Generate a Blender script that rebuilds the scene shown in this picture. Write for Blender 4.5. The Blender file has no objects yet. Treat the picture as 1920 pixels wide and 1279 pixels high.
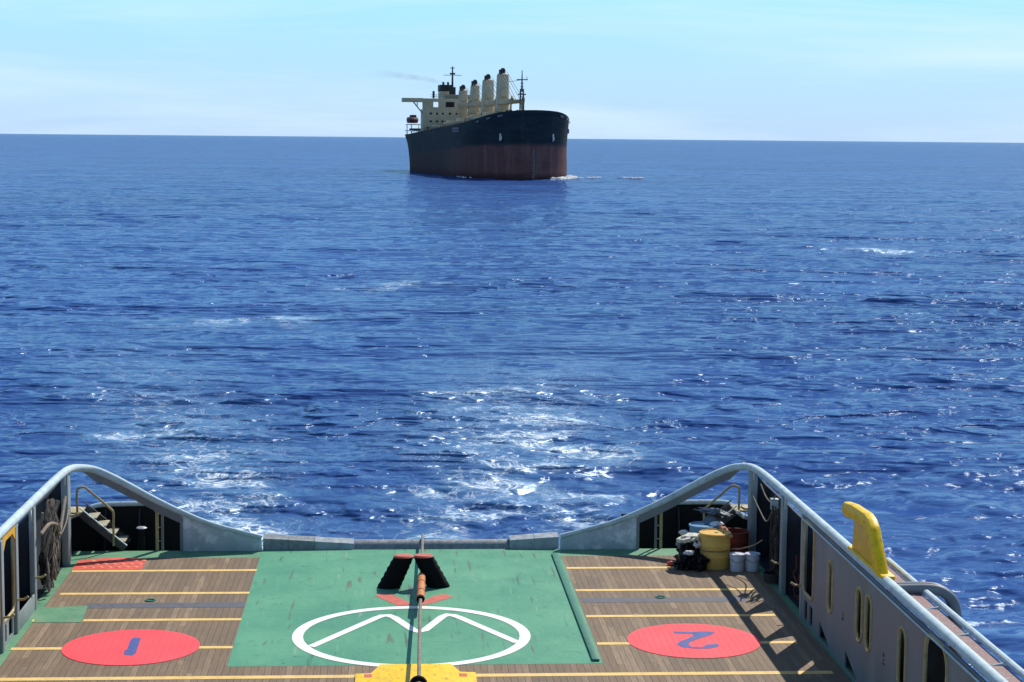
import bpy, bmesh, math, random
import numpy as np
from mathutils import Vector, Matrix
random.seed(7); rng = np.random.default_rng(11)
R_ = math.radians
scn = bpy.context.scene
COL = scn.collection

# ------------------------------------------------------------------ camera
FPX, CX, CY, HY = 3600.0, 959.5, 639.5, 258.9          # focal length and horizon in the 1920 px wide photograph
YAW, PITCH, ROLL = R_(3.6), math.atan((CY - HY) / FPX), math.atan(17 / 1920)
CAMH = 9.0                                              # bridge height above the work deck
fw = Vector((math.sin(YAW) * math.cos(PITCH), math.cos(YAW) * math.cos(PITCH), -math.sin(PITCH)))
rt0 = Vector((math.cos(YAW), -math.sin(YAW), 0)); up0 = rt0.cross(fw)
rt = rt0 * math.cos(ROLL) + up0 * math.sin(ROLL)
up = -rt0 * math.sin(ROLL) + up0 * math.cos(ROLL)
cam = bpy.data.cameras.new("camera"); camo = bpy.data.objects.new("camera", cam); COL.objects.link(camo)
cam.sensor_width = 36; cam.lens = 36 * FPX / 1920; cam.clip_start = 0.5; cam.clip_end = 200000
M = Matrix.Identity(4)
for i in range(3):
    M[i][0], M[i][1], M[i][2] = rt[i], up[i], -fw[i]
M[2][3] = CAMH
camo.matrix_world = M
scn.camera = camo

# ------------------------------------------------------------------ sun, sky, exposure
SUN = Vector((0.55, 0.92, 1.0)).normalized()
SUN_EL, SUN_AZ = math.asin(SUN.z), math.atan2(SUN.x, SUN.y)
sun = bpy.data.lights.new("sun", 'SUN'); suno = bpy.data.objects.new("sun", sun); COL.objects.link(suno)
sun.energy = 4.2; sun.angle = R_(0.5); sun.color = (1.0, 0.955, 0.88)
suno.rotation_euler = (-SUN).to_track_quat('-Z', 'Y').to_euler(); suno.location = (30, 60, 80)
world = bpy.data.worlds.new("World"); scn.world = world; world.use_nodes = True
nt = world.node_tree; nt.nodes.clear()
def N(nt, t, **kw):
    n = nt.nodes.new(t)
    for k, v in kw.items():
        if k == 'i':
            for a, b in v.items(): n.inputs[a].default_value = b
        else: setattr(n, k, v)
    return n
sky = N(nt, 'ShaderNodeTexSky', sky_type='NISHITA', sun_disc=False, sun_elevation=SUN_EL, sun_rotation=SUN_AZ,
        air_density=1.0, dust_density=0.35, ozone_density=2.0, altitude=10)
L = nt.links.new
tint = N(nt, 'ShaderNodeMix', data_type='RGBA', blend_type='MULTIPLY', i={0: 1.0}); tint.inputs[7].default_value = (0.66, 0.86, 1.12, 1)
# clear blue tropical air: a colour ramp over elevation, blended with the physical sky
tc = N(nt, 'ShaderNodeTexCoord'); sx = N(nt, 'ShaderNodeSeparateXYZ'); L(tc.outputs['Generated'], sx.inputs[0])
rp = N(nt, 'ShaderNodeValToRGB'); L(sx.outputs[2], rp.inputs[0]); e = rp.color_ramp.elements
SKYK = 7.6
stops = ((0.0, (.44, .625, .93)), (0.03, (.425, .685, .95)), (0.075, (.365, .76, .95)), (0.16, (.23, .55, .82)), (0.35, (.085, .24, .52)), (0.70, (.035, .12, .36)), (1.0, (.022, .085, .29)))
for i, (p, c) in enumerate(stops):
    el = e[i] if i < 2 else e.new(p)
    el.position = p; el.color = (c[0], c[1], c[2], 1)
sc = N(nt, 'ShaderNodeMix', data_type='RGBA', blend_type='MULTIPLY', i={0: 1.0}); sc.inputs[7].default_value = (SKYK, SKYK, SKYK, 1)
L(rp.outputs[0], sc.inputs[6]); L(sky.outputs[0], tint.inputs[6])
blend = N(nt, 'ShaderNodeMix', data_type='RGBA', i={0: 0.90}); L(tint.outputs[2], blend.inputs[6]); L(sc.outputs[2], blend.inputs[7])
mp = N(nt, 'ShaderNodeMapping'); mp.inputs['Scale'].default_value = (1.6, 1.6, 17.0); mp.inputs['Rotation'].default_value = (0, R_(0.8), R_(20))
cl = N(nt, 'ShaderNodeTexNoise', i={'Scale': 2.0, 'Detail': 6.0, 'Roughness': 0.55, 'Distortion': 0.4})
cr = N(nt, 'ShaderNodeMapRange', i={1: 0.44, 2: 0.80, 3: 0.0, 4: 0.7})
cm = N(nt, 'ShaderNodeMix', data_type='RGBA'); cm.inputs[7].default_value = (5.6, 6.85, 7.5, 1)
bg = N(nt, 'ShaderNodeBackground', i={'Strength': 0.10}); wo = N(nt, 'ShaderNodeOutputWorld')
L(blend.outputs[2], cm.inputs[6])
L(tc.outputs['Generated'], mp.inputs[0]); L(mp.outputs[0], cl.inputs['Vector']); L(cl.outputs[0], cr.inputs[0]); L(cr.outputs[0], cm.inputs[0])
L(cm.outputs[2], bg.inputs[0]); L(bg.outputs[0], wo.inputs[0])
vs = scn.view_settings
vs.view_transform = 'Standard'; vs.look = 'None'; vs.gamma = 1; vs.use_curve_mapping = False; vs.exposure = 0.53
scn.cycles.max_bounces = 6; scn.cycles.volume_bounces = 0; scn.cycles.sample_clamp_indirect = 6; scn.cycles.sample_clamp_direct = 1.7

# ------------------------------------------------------------------ material helpers
def newmat(name):
    m = bpy.data.materials.new(name); m.use_nodes = True
    t = m.node_tree; t.nodes.clear()
    b = N(t, 'ShaderNodeBsdfPrincipled', i={'Specular IOR Level': 0.12}); o = N(t, 'ShaderNodeOutputMaterial')
    t.links.new(b.outputs[0], o.inputs[0])
    return m, t, b
def c4(c): return (c[0], c[1], c[2], 1)
def mixc(t, fac, a, b, blend='MIX'):
    n = N(t, 'ShaderNodeMix', data_type='RGBA', blend_type=blend)
    for sock, v in ((0, fac), (6, a), (7, b)):
        if hasattr(v, 'is_output'): t.links.new(v, n.inputs[sock])
        else: n.inputs[sock].default_value = v if sock == 0 else c4(v)
    return n.outputs[2]
def noise(t, vec, scale, detail=4, rough=0.55, dist=0.0):
    n = N(t, 'ShaderNodeTexNoise', i={'Scale': scale, 'Detail': detail, 'Roughness': rough, 'Distortion': dist})
    if vec is not None: t.links.new(vec, n.inputs['Vector'])
    return n.outputs[0]
def ramp(t, v, a, b, lo=0.0, hi=1.0):
    n = N(t, 'ShaderNodeMapRange', i={1: a, 2: b, 3: lo, 4: hi}); t.links.new(v, n.inputs[0]); return n.outputs[0]
def mapping(t, scale=(1, 1, 1), rot=(0, 0, 0)):
    c = N(t, 'ShaderNodeTexCoord'); m = N(t, 'ShaderNodeMapping')
    m.inputs['Scale'].default_value = scale; m.inputs['Rotation'].default_value = rot
    t.links.new(c.outputs['Object'], m.inputs[0]); return m.outputs[0]
def math_(t, op, a, b=None):
    n = N(t, 'ShaderNodeMath', operation=op)
    for k, v in ((0, a), (1, b)):
        if v is None: continue
        if hasattr(v, 'is_output'): t.links.new(v, n.inputs[k])
        else: n.inputs[k].default_value = v
    return n.outputs[0]
def bump(t, b, h, strength=0.3, dist=0.01):
    n = N(t, 'ShaderNodeBump', i={'Strength': strength, 'Distance': dist}); t.links.new(h, n.inputs['Height']); t.links.new(n.outputs[0], b.inputs['Normal'])

def paint(name, col, rough=0.45, var=0.25, wear=None, wear_amt=0.5, scale=2.5, metal=0.0, streak=False, bmp=0.25):
    """painted steel: uneven tone, optional patches of wear colour"""
    m, t, b = newmat(name)
    v = mapping(t, (1, 1, 0.25) if streak else (1, 1, 1))
    n1 = noise(t, v, scale, 5, 0.6)
    dark = tuple(c * (1 - var) for c in col); light = tuple(min(1, c * (1 + var * 0.6)) for c in col)
    out = mixc(t, ramp(t, n1, 0.3, 0.7), dark, light)
    if wear:
        n2 = noise(t, v, scale * 3.1, 6, 0.65, 0.3)
        out = mixc(t, ramp(t, n2, 0.66 - 0.16 * wear_amt, 0.74), out, wear)
    t.links.new(out, b.inputs['Base Color'])
    t.links.new(ramp(t, n1, 0.3, 0.7, rough * 0.8, min(1, rough * 1.25)), b.inputs['Roughness'])
    b.inputs['Metallic'].default_value = metal
    bump(t, b, noise(t, mapping(t), 60, 3), bmp, 0.004)
    return m

RUST = (0.16, 0.07, 0.03)
MAT = {}
MAT['rail'] = paint('rail_paint', (0.44, 0.54, 0.565), 0.65, 0.2, (0.22, 0.19, 0.15), 0.5, 4)
MAT['grey'] = paint('grey_paint', (0.185, 0.197, 0.208), 0.5, 0.28, (0.20, 0.185, 0.17), 0.6, 1.1, streak=True)
MAT['post'] = paint('post_paint', (0.24, 0.28, 0.285), 0.45, 0.18, (0.25, 0.16, 0.08), 0.5, 5, streak=True)
MAT['pale'] = paint('pale_plate_paint', (0.40, 0.46, 0.49), 0.45, 0.25, (0.78, 0.80, 0.80), 1.1, 1.1)
MAT['dark'] = paint('dark_paint_and_shade', (0.030, 0.035, 0.046), 0.6, 0.3, (0.05, 0.05, 0.05), 0.3, 3)  # dark bulwark paint, also used to put shade into the recesses
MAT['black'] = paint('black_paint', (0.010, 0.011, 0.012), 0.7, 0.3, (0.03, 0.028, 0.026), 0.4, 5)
MAT['rubber'] = paint('black_rubber', (0.006, 0.006, 0.0065), 0.85, 0.3, (0.02, 0.018, 0.017), 0.3, 9, bmp=0.6)
MAT['yellow'] = paint('yellow_paint', (0.70, 0.38, 0.03), 0.42, 0.15, (0.42, 0.24, 0.06), 0.35, 6)
MAT['bright_yellow'] = paint('yellow_steel', (0.80, 0.50, 0.012), 0.4, 0.12, (0.26, 0.13, 0.04), 0.85, 5)
MAT['tan'] = paint('faded_yellow_paint', (0.40, 0.32, 0.16), 0.5, 0.25, (0.22, 0.14, 0.07), 0.6, 6)
MAT['stripe'] = paint('stripe_paint', (0.70, 0.47, 0.16), 0.6, 0.16, (0.36, 0.24, 0.13), 0.45, 5)
MAT['red'] = paint('red_paint', (0.74, 0.052, 0.066), 0.6, 0.07, (0.60, 0.085, 0.08), 0.3, 3)
MAT['red_skid'] = paint('red_tread_paint', (0.62, 0.10, 0.07), 0.6, 0.2, (0.40, 0.16, 0.10), 0.6, 4)
MAT['salmon'] = paint('worn_red_paint', (0.52, 0.13, 0.10), 0.6, 0.2, (0.16, 0.22, 0.15), 0.55, 6)
MAT['shelf'] = paint('faded_red_shelf', (0.22, 0.125, 0.12), 0.6, 0.3, (0.30, 0.29, 0.28), 1.0, 4)
MAT['skid_dot'] = paint('worn_red_stud', (0.66, 0.21, 0.12), 0.55, 0.15)
MAT['blue_paint'] = paint('blue_paint', (0.075, 0.10, 0.27), 0.55, 0.2, (0.26, 0.12, 0.2), 0.3, 8)
MAT['blue_band'] = paint('faded_blue_paint', (0.10, 0.105, 0.125), 0.6, 0.25, (0.19, 0.14, 0.10), 0.95, 7)
MAT['white'] = paint('white_paint', (0.74, 0.76, 0.70), 0.55, 0.06, (0.42, 0.52, 0.45), 0.3, 6)
MAT['steel'] = paint('worn_steel', (0.21, 0.23, 0.24), 0.5, 0.35, (0.36, 0.38, 0.38), 0.8, 9, metal=0.2)
MAT['bare'] = paint('polished_steel', (0.31, 0.34, 0.36), 0.45, 0.3, (0.20, 0.22, 0.23), 0.6, 7, metal=0.15)
MAT['orange'] = paint('orange_hose', (0.50, 0.19, 0.07), 0.6, 0.25, (0.22, 0.10, 0.06), 0.5, 9)
MAT['maroon'] = paint('maroon_paint', (0.16, 0.035, 0.022), 0.5, 0.25, (0.08, 0.03, 0.02), 0.5, 5)
MAT['drum_yellow'] = paint('drum_yellow', (0.68, 0.41, 0.10), 0.4, 0.1, (0.45, 0.28, 0.08), 0.3, 4)
MAT['drum_blue'] = paint('drum_blue', (0.14, 0.27, 0.40), 0.4, 0.12, (0.07, 0.14, 0.22), 0.4, 4)
MAT['pail'] = paint('pail_plastic', (0.56, 0.57, 0.63), 0.4, 0.08, (0.40, 0.40, 0.43), 0.4, 8)
MAT['canvas'] = paint('cream_canvas', (0.58, 0.55, 0.44), 0.8, 0.15, (0.35, 0.32, 0.25), 0.4, 6)
MAT['tarp'] = paint('grey_tarp', (0.17, 0.19, 0.21), 0.55, 0.3, (0.3, 0.33, 0.35), 0.4, 6)
MAT['bag'] = paint('black_plastic', (0.008, 0.008, 0.010), 0.28, 0.3, None, 0, 8)
MAT['cloth_white'] = paint('white_cloth', (0.66, 0.64, 0.62), 0.8, 0.15, None, 0, 8)
MAT['cloth_pink'] = paint('orange_cloth', (0.55, 0.22, 0.13), 0.8, 0.2, None, 0, 8)
MAT['rope'] = paint('grey_brown_rope', (0.23, 0.19, 0.15), 0.9, 0.4, (0.36, 0.30, 0.24), 0.6, 12)
MAT['rope_dark'] = paint('dark_rope', (0.055, 0.045, 0.04), 0.9, 0.4, (0.02, 0.02, 0.02), 0.6, 12)
MAT['wire'] = paint('greased_wire', (0.26, 0.23, 0.20), 0.5, 0.3, (0.12, 0.09, 0.07), 0.5, 14, metal=0.3)
MAT['tread'] = paint('stair_tread', (0.34, 0.31, 0.22), 0.7, 0.25, (0.20, 0.10, 0.08), 0.5, 8)
MAT['brown_steel'] = paint('brown_steel', (0.085, 0.075, 0.072), 0.6, 0.3, (0.15, 0.10, 0.07), 0.4, 6)
MAT['deck_green'] = paint('dark_green_paint', (0.045, 0.17, 0.115), 0.55, 0.2, (0.03, 0.12, 0.08), 0.3, 4)

def green_panel_mat():
    m, t, b = newmat('green_deck_paint')
    v = mapping(t, (1, 1, 1)); v2 = mapping(t, (1.0, 0.25, 1))
    n1 = noise(t, v, 0.55, 6, 0.62); n2 = noise(t, v, 2.6, 7, 0.7, 0.6); n3 = noise(t, v2, 5.5, 5, 0.6)
    out = mixc(t, ramp(t, n1, 0.32, 0.68), (0.066, 0.232, 0.135), (0.100, 0.300, 0.178))
    out = mixc(t, ramp(t, n3, 0.52, 0.72, 0, 0.35), out, (0.130, 0.345, 0.215))
    out = mixc(t, ramp(t, n2, 0.57, 0.70, 0, 0.8), out, (0.052, 0.170, 0.105))
    n4 = noise(t, v, 1.4, 8, 0.75, 1.0)
    out = mixc(t, ramp(t, n4, 0.62, 0.70, 0, 0.75), out, (0.085, 0.105, 0.062))
    vo = N(t, 'ShaderNodeTexVoronoi', i={'Scale': 1.7}); t.links.new(v, vo.inputs['Vector'])
    out = mixc(t, ramp(t, vo.outputs['Distance'], 0.03, 0.07, 0.8, 0), out, (0.035, 0.05, 0.035))
    for rz_, sc_, th_, cc_ in ((0.5, 1.0, .64, (0.045, 0.12, 0.08)), (-0.35, 1.3, .65, (0.19, 0.31, 0.22)), (1.45, 0.8, .64, (0.10, 0.105, 0.065))):
        sn = noise(t, mapping(t, (9, 0.55, 1), (0, 0, rz_)), sc_, 3, 0.5, 0.5)
        pm = noise(t, mapping(t, (0.6, 0.6, 1), (0, 0, rz_)), 1.3, 3, 0.6)
        out = mixc(t, math_(t, 'MULTIPLY', ramp(t, sn, th_, th_ + .04, 0, .75), ramp(t, pm, .44, .56)), out, cc_)
    se = N(t, 'ShaderNodeSeparateXYZ'); t.links.new(v, se.inputs[0])
    sy = math_(t, 'ABSOLUTE', math_(t, 'SUBTRACT', math_(t, 'FRACT', math_(t, 'DIVIDE', math_(t, 'ADD', se.outputs[1], .35), 2.35)), .5))
    weld = ramp(t, sy, 0.0, 0.008, 1, 0)
    out = mixc(t, math_(t, 'MULTIPLY', weld, .22), out, (0.04, 0.13, 0.08))
    t.links.new(out, b.inputs['Base Color']); t.links.new(ramp(t, n1, .3, .7, .4, .62), b.inputs['Roughness'])
    bump(t, b, math_(t, 'ADD', noise(t, v, 9, 5), weld), 0.3, 0.02)
    return m
MAT['green'] = green_panel_mat()
def green_margin_mat():
    m, t, b = newmat('green_margin_paint')
    v = mapping(t)
    out = mixc(t, ramp(t, noise(t, v, 2.2, 6, 0.7), 0.4, 0.62), (0.085, 0.225, 0.125), (0.14, 0.27, 0.16))
    out = mixc(t, ramp(t, noise(t, v, 3.8, 7, 0.7, 0.8), 0.58, 0.70, 0, 0.8), out, (0.22, 0.20, 0.14))
    t.links.new(out, b.inputs['Base Color']); b.inputs['Roughness'].default_value = 0.6
    bump(t, b, noise(t, v, 20, 4), 0.3, 0.01)
    return m
MAT['margin'] = green_margin_mat()

def red_disc_mat():
    m, t, b = newmat('red_disc_paint')
    v = mapping(t); se = N(t, 'ShaderNodeSeparateXYZ'); t.links.new(v, se.inputs[0])
    n1 = noise(t, v, 1.2, 6, .65); n2 = noise(t, mapping(t, (6, .6, 1)), 2.0, 6, .65, .4); n3 = noise(t, v, 4.0, 8, .75, .8)
    out = mixc(t, ramp(t, n1, .3, .7), (.72, .068, .080), (.84, .088, .10))
    out = mixc(t, ramp(t, n2, .56, .72, 0, .55), out, (.56, .090, .085)); out = mixc(t, ramp(t, n3, .60, .70, 0, .65), out, (.38, .11, .085))
    fr = math_(t, 'FRACT', math_(t, 'DIVIDE', se.outputs[0], .118)); ed = ramp(t, fr, 0, .10, 1, 0)
    out = mixc(t, math_(t, 'MULTIPLY', ed, .10), out, (.30, .03, .035))
    t.links.new(out, b.inputs['Base Color']); b.inputs['Roughness'].default_value = .62
    bump(t, b, math_(t, 'SUBTRACT', n2, ed), .3, .01)
    return m
MAT['red_disc'] = red_disc_mat()

def wood_mat():
    m, t, b = newmat('deck_planks')
    co = N(t, 'ShaderNodeTexCoord'); sep = N(t, 'ShaderNodeSeparateXYZ'); t.links.new(co.outputs['Object'], sep.inputs[0])
    wob = math_(t, 'MULTIPLY', noise(t, mapping(t, (0.4, 0.4, 1)), 1.0, 2), 0.03)
    u = math_(t, 'DIVIDE', math_(t, 'ADD', sep.outputs[0], wob), 0.118)
    idx = math_(t, 'FLOOR', u); fr = math_(t, 'FRACT', u)
    wn0 = N(t, 'ShaderNodeTexWhiteNoise', noise_dimensions='1D'); t.links.new(idx, wn0.inputs['W'])
    yy = math_(t, 'DIVIDE', math_(t, 'ADD', sep.outputs[1], math_(t, 'MULTIPLY', wn0.outputs[0], 5.3)), 4.1)
    seg = math_(t, 'FLOOR', yy); fy = math_(t, 'FRACT', yy)
    wn = N(t, 'ShaderNodeTexWhiteNoise', noise_dimensions='2D')
    cmb = N(t, 'ShaderNodeCombineXYZ'); t.links.new(idx, cmb.inputs[0]); t.links.new(seg, cmb.inputs[1]); t.links.new(cmb.outputs[0], wn.inputs['Vector'])
    grain = noise(t, mapping(t, (14, 0.7, 1)), 3.0, 7, 0.65)
    blot = noise(t, mapping(t, (1, 0.5, 1)), 0.9, 6, 0.65, 0.4)
    base = mixc(t, wn.outputs[0], (0.190, 0.134, 0.086), (0.268, 0.193, 0.124))
    base = mixc(t, ramp(t, wn.outputs[0], 0.82, 0.98, 0, 0.5), base, (0.37, 0.27, 0.175))
    base = mixc(t, ramp(t, grain, 0.38, 0.66, 0.55, 0), base, (0.115, 0.080, 0.056))
    base = mixc(t, ramp(t, blot, 0.42, 0.70, 0, 0.65), base, (0.135, 0.102, 0.074))
    st = noise(t, mapping(t, (2.5, 0.35, 1), (0, 0, 0.5)), 1.3, 6, 0.7, 0.8)
    base = mixc(t, ramp(t, st, 0.60, 0.74, 0, 0.6), base, (0.37, 0.25, 0.135))
    edge = math_(t, 'MAXIMUM', ramp(t, fr, 0.0, 0.085, 1, 0), ramp(t, fy, 0.0, 0.004, 0.7, 0))
    base = mixc(t, math_(t, 'MULTIPLY', edge, 0.62), base, (0.035, 0.027, 0.022))
    t.links.new(base, b.inputs['Base Color']); b.inputs['Roughness'].default_value = 0.75
    h = math_(t, 'SUBTRACT', math_(t, 'MULTIPLY', grain, 0.35), edge)
    bump(t, b, h, 0.5, 0.012)
    return m
MAT['wood'] = wood_mat()

# ------------------------------------------------------------------ mesh helpers
class MB:
    def __init__(s): s.bm = bmesh.new()
    def _merge(s, tmp):
        me = bpy.data.meshes.new('tmp'); tmp.to_mesh(me); tmp.free(); s.bm.from_mesh(me); bpy.data.meshes.remove(me)
    def box(s, x0, x1, y0, y1, z0, z1, bev=0.0, rz=0.0):
        t = bmesh.new(); bmesh.ops.create_cube(t, size=1)
        for v in t.verts: v.co = Vector(((v.co.x) * (x1 - x0), v.co.y * (y1 - y0), v.co.z * (z1 - z0)))
        if bev: bmesh.ops.bevel(t, geom=t.edges[:], offset=bev, segments=2, affect='EDGES', profile=0.5)
        if rz: bmesh.ops.rotate(t, verts=t.verts, cent=(0, 0, 0), matrix=Matrix.Rotation(rz, 3, 'Z'))
        bmesh.ops.translate(t, verts=t.verts, vec=((x0 + x1) / 2, (y0 + y1) / 2, (z0 + z1) / 2)); s._merge(t); return s
    def bar(s, p0, p1, w, h, up=(0, 0, 1), bev=0.0):
        p0, p1 = Vector(p0), Vector(p1); d = p1 - p0; l = d.length; y = d.normalized(); u = Vector(up)
        x = y.cross(u).normalized(); z = x.cross(y)
        t = bmesh.new(); bmesh.ops.create_cube(t, size=1)
        for v in t.verts: v.co = Vector((v.co.x * w, v.co.y * l, v.co.z * h))
        if bev: bmesh.ops.bevel(t, geom=t.edges[:], offset=bev, segments=2, affect='EDGES', profile=0.5)
        for v in t.verts: v.co = (p0 + p1) / 2 + x * v.co.x + y * v.co.y + z * v.co.z
        s._merge(t); return s
    def tube(s, pts, r, n=12, closed=False, caps=True):
        pts = [Vector(p) for p in pts]; rs = r if isinstance(r, (list, tuple)) else [r] * len(pts)
        rings = []; ref = None; m = len(pts)
        for i, p in enumerate(pts):
            a = pts[(i - 1) % m] if (closed or i > 0) else p; b = pts[(i + 1) % m] if (closed or i < m - 1) else p
            d = (b - a).normalized()
            if ref is None:
                ref = Vector((0, 0, 1)) if abs(d.z) < 0.9 else Vector((1, 0, 0))
            x = d.cross(ref).normalized(); y = x.cross(d).normalized(); ref = y
            rings.append([s.bm.verts.new(p + (x * math.cos(2 * math.pi * k / n) + y * math.sin(2 * math.pi * k / n)) * rs[i]) for k in range(n)])
        for i in range(m if closed else m - 1):
            A, B = rings[i], rings[(i + 1) % m]
            for k in range(n): s.bm.faces.new((A[k], A[(k + 1) % n], B[(k + 1) % n], B[k]))
        if caps and not closed:
            s.bm.faces.new(rings[0][::-1]); s.bm.faces.new(rings[-1])
        return s
    def lathe(s, prof, c=(0, 0, 0), n=32, axis=None):
        """prof: (radius, z) list"""
        c = Vector(c); rings = []
        for r, z in prof:
            if r < 1e-5: rings.append([s.bm.verts.new(c + Vector((0, 0, z)))])
            else: rings.append([s.bm.verts.new(c + Vector((r * math.cos(2 * math.pi * k / n), r * math.sin(2 * math.pi * k / n), z))) for k in range(n)])
        for A, B in zip(rings, rings[1:]):
            for k in range(n):
                a = [A[k % len(A)], A[(k + 1) % len(A)], B[(k + 1) % len(B)], B[k % len(B)]]
                f = []
                for v in a:
                    if v not in f: f.append(v)
                if len(f) > 2: s.bm.faces.new(f)
        return s
    def prism(s, poly, axis, a0, a1, bev=0.0):
        """poly 2D extruded along axis: 'x' poly=(y,z), 'y' poly=(x,z), 'z' poly=(x,y)"""
        def P(p, a): return {'x': (a, p[0], p[1]), 'y': (p[0], a, p[1]), 'z': (p[0], p[1], a)}[axis]
        t = bmesh.new(); A = [t.verts.new(P(p, a0)) for p in poly]; B = [t.verts.new(P(p, a1)) for p in poly]; n = len(poly)
        t.faces.new(A); t.faces.new(B[::-1])
        for i in range(n): t.faces.new((A[i], B[i], B[(i + 1) % n], A[(i + 1) % n]))
        bmesh.ops.recalc_face_normals(t, faces=t.faces)
        if bev: bmesh.ops.bevel(t, geom=t.edges[:], offset=bev, segments=2, affect='EDGES', profile=0.5)
        s._merge(t); return s
    def sheet(s, poly, z):
        s.bm.faces.new([s.bm.verts.new((p[0], p[1], z)) for p in poly]); return s
    def blob(s, c, r, seed=0, amp=0.25, sub=3, freq=2.0):
        t = bmesh.new(); bmesh.ops.create_icosphere(t, subdivisions=sub, radius=1)
        from mathutils import noise as mn
        for v in t.verts:
            d = v.co.normalized()
            k = 1 + amp * mn.fractal(d * freq + Vector((seed * 7.3, seed * 3.1, 0)), 0.9, 2.0, 4)
            v.co = Vector((d.x * r[0] * k, d.y * r[1] * k, d.z * r[2] * k)) + Vector(c)
        s._merge(t); return s
    def build(s, name, mat, parent=None, angle=35, recalc=True):
        if recalc: bmesh.ops.recalc_face_normals(s.bm, faces=s.bm.faces)
        me = bpy.data.meshes.new(name)
        if parent is not None:
            off = WLOC[parent.name]
            bmesh.ops.translate(s.bm, verts=s.bm.verts, vec=-off)
        s.bm.to_mesh(me); s.bm.free()
        for p in me.polygons: p.use_smooth = True
        try: me.set_sharp_from_angle(angle=R_(angle))
        except Exception: pass
        me.materials.append(mat)
        o = bpy.data.objects.new(name, me); COL.objects.link(o)
        WLOC[o.name] = WLOC[parent.name].copy() if parent is not None else Vector((0, 0, 0))
        if parent is not None: o.parent = parent
        return o
WLOC = {}
def thing(name, loc, label, cat, group=None):
    o = bpy.data.objects.new(name, None); COL.objects.link(o); o.location = loc; o.empty_display_size = 0.3
    WLOC[o.name] = Vector(loc); tag(o, label, cat, group); return o
def tag(o, label, cat, group=None):
    o['label'] = label; o['category'] = cat
    if group: o['group'] = group
    return o
def structure(o, label=None):
    o['kind'] = 'structure'
    if label: o['label'] = label
    return o
def catmull(pts, k=8):
    pts = [Vector(p) for p in pts]; P = [pts[0] * 2 - pts[1]] + pts + [pts[-1] * 2 - pts[-2]]; out = []
    for i in range(1, len(P) - 2):
        a, b, c, d = P[i - 1:i + 3]
        for j in range(k):
            t = j / k
            out.append(0.5 * ((2 * b) + (c - a) * t + (2 * a - 5 * b + 4 * c - d) * t * t + (3 * b - a - 3 * c + d) * t ** 3))
    out.append(pts[-1]); return out
def plate(name, outer, holes, thick, place, mat, parent):
    """flat steel plate with real holes; place(u, v, w) -> world point"""
    cu = bpy.data.curves.new('tmp', 'CURVE'); cu.dimensions = '2D'; cu.fill_mode = 'BOTH'; cu.extrude = thick / 2
    for loop in [outer] + holes:
        sp = cu.splines.new('POLY'); sp.points.add(len(loop) - 1); sp.use_cyclic_u = True
        for q, p in zip(sp.points, loop): q.co = (p[0], p[1], 0, 1)
    ob = bpy.data.objects.new('tmp', cu); COL.objects.link(ob)
    dg = bpy.context.evaluated_depsgraph_get(); dg.update()
    me = bpy.data.meshes.new_from_object(ob.evaluated_get(dg))
    bpy.data.objects.remove(ob); bpy.data.curves.remove(cu)
    mb = MB(); mb.bm.from_mesh(me); bpy.data.meshes.remove(me)
    for v in mb.bm.verts: v.co = Vector(place(v.co.x, v.co.y, v.co.z))
    bmesh.ops.remove_doubles(mb.bm, verts=mb.bm.verts, dist=1e-4)
    return mb.build(name, mat, parent, 30)
def oval(u0, u1, v0, v1, n=8, rr=None):
    r = rr or (u1 - u0) / 2; pts = []
    for cx, cy, a0 in ((u1 - r, v1 - r, 0), (u0 + r, v1 - r, 90), (u0 + r, v0 + r, 180), (u1 - r, v0 + r, 270)):
        for k in range(n + 1):
            a = R_(a0 + 90 * k / n); pts.append((cx + r * math.cos(a), cy + r * math.sin(a)))
    return pts

# ------------------------------------------------------------------ sea
SEA = -1.5
def fft_tile(n, size, lam_peak, lam_min, wdir, hs, seed, spread=2.0):
    g = np.random.default_rng(seed); k1 = 2 * np.pi * np.fft.fftfreq(n, size / n)
    kx, ky = np.meshgrid(k1, k1, indexing='ij'); k = np.hypot(kx, ky); k[0, 0] = 1
    kp = 2 * np.pi / lam_peak
    c = (kx * wdir[0] + ky * wdir[1]) / k
    P = np.exp(-1.25 * (kp / k) ** 2) / k ** 4 * (0.08 + np.abs(c) ** spread * np.where(c > 0, 1, 0.25))
    P *= np.exp(-(k * lam_min / (2 * np.pi)) ** 2); P[0, 0] = 0
    h = (g.normal(size=(n, n)) + 1j * g.normal(size=(n, n))) * np.sqrt(P)
    z = np.fft.ifft2(h); dx = np.fft.ifft2(-1j * kx / k * h); dy = np.fft.ifft2(-1j * ky / k * h)
    s = hs / 4 / z.real.std()
    return [a.real * s for a in (z, dx, dy)], size, n
def sample(tile, x, y, rot):
    arr, size, n = tile; c, s = math.cos(rot), math.sin(rot)
    u = ((c * x + s * y) / size % 1) * n; v = ((-s * x + c * y) / size % 1) * n
    i = np.floor(u).astype(int); j = np.floor(v).astype(int); fu = u - i; fv = v - j
    i %= n; j %= n; i2 = (i + 1) % n; j2 = (j + 1) % n
    o = [a[i, j] * (1 - fu) * (1 - fv) + a[i2, j] * fu * (1 - fv) + a[i, j2] * (1 - fu) * fv + a[i2, j2] * fu * fv for a in arr]
    return o[0], c * o[1] - s * o[2], s * o[1] + c * o[2]
def vnoise(x, y, seed):
    g = np.random.default_rng(seed); T = g.random((256, 256))
    i = np.floor(x).astype(int); j = np.floor(y).astype(int); fx = x - i; fy = y - j
    fx = fx * fx * (3 - 2 * fx); fy = fy * fy * (3 - 2 * fy); i &= 255; j &= 255; i2 = (i + 1) & 255; j2 = (j + 1) & 255
    return T[i, j] * (1 - fx) * (1 - fy) + T[i2, j] * fx * (1 - fy) + T[i, j2] * (1 - fx) * fy + T[i2, j2] * fx * fy
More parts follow.
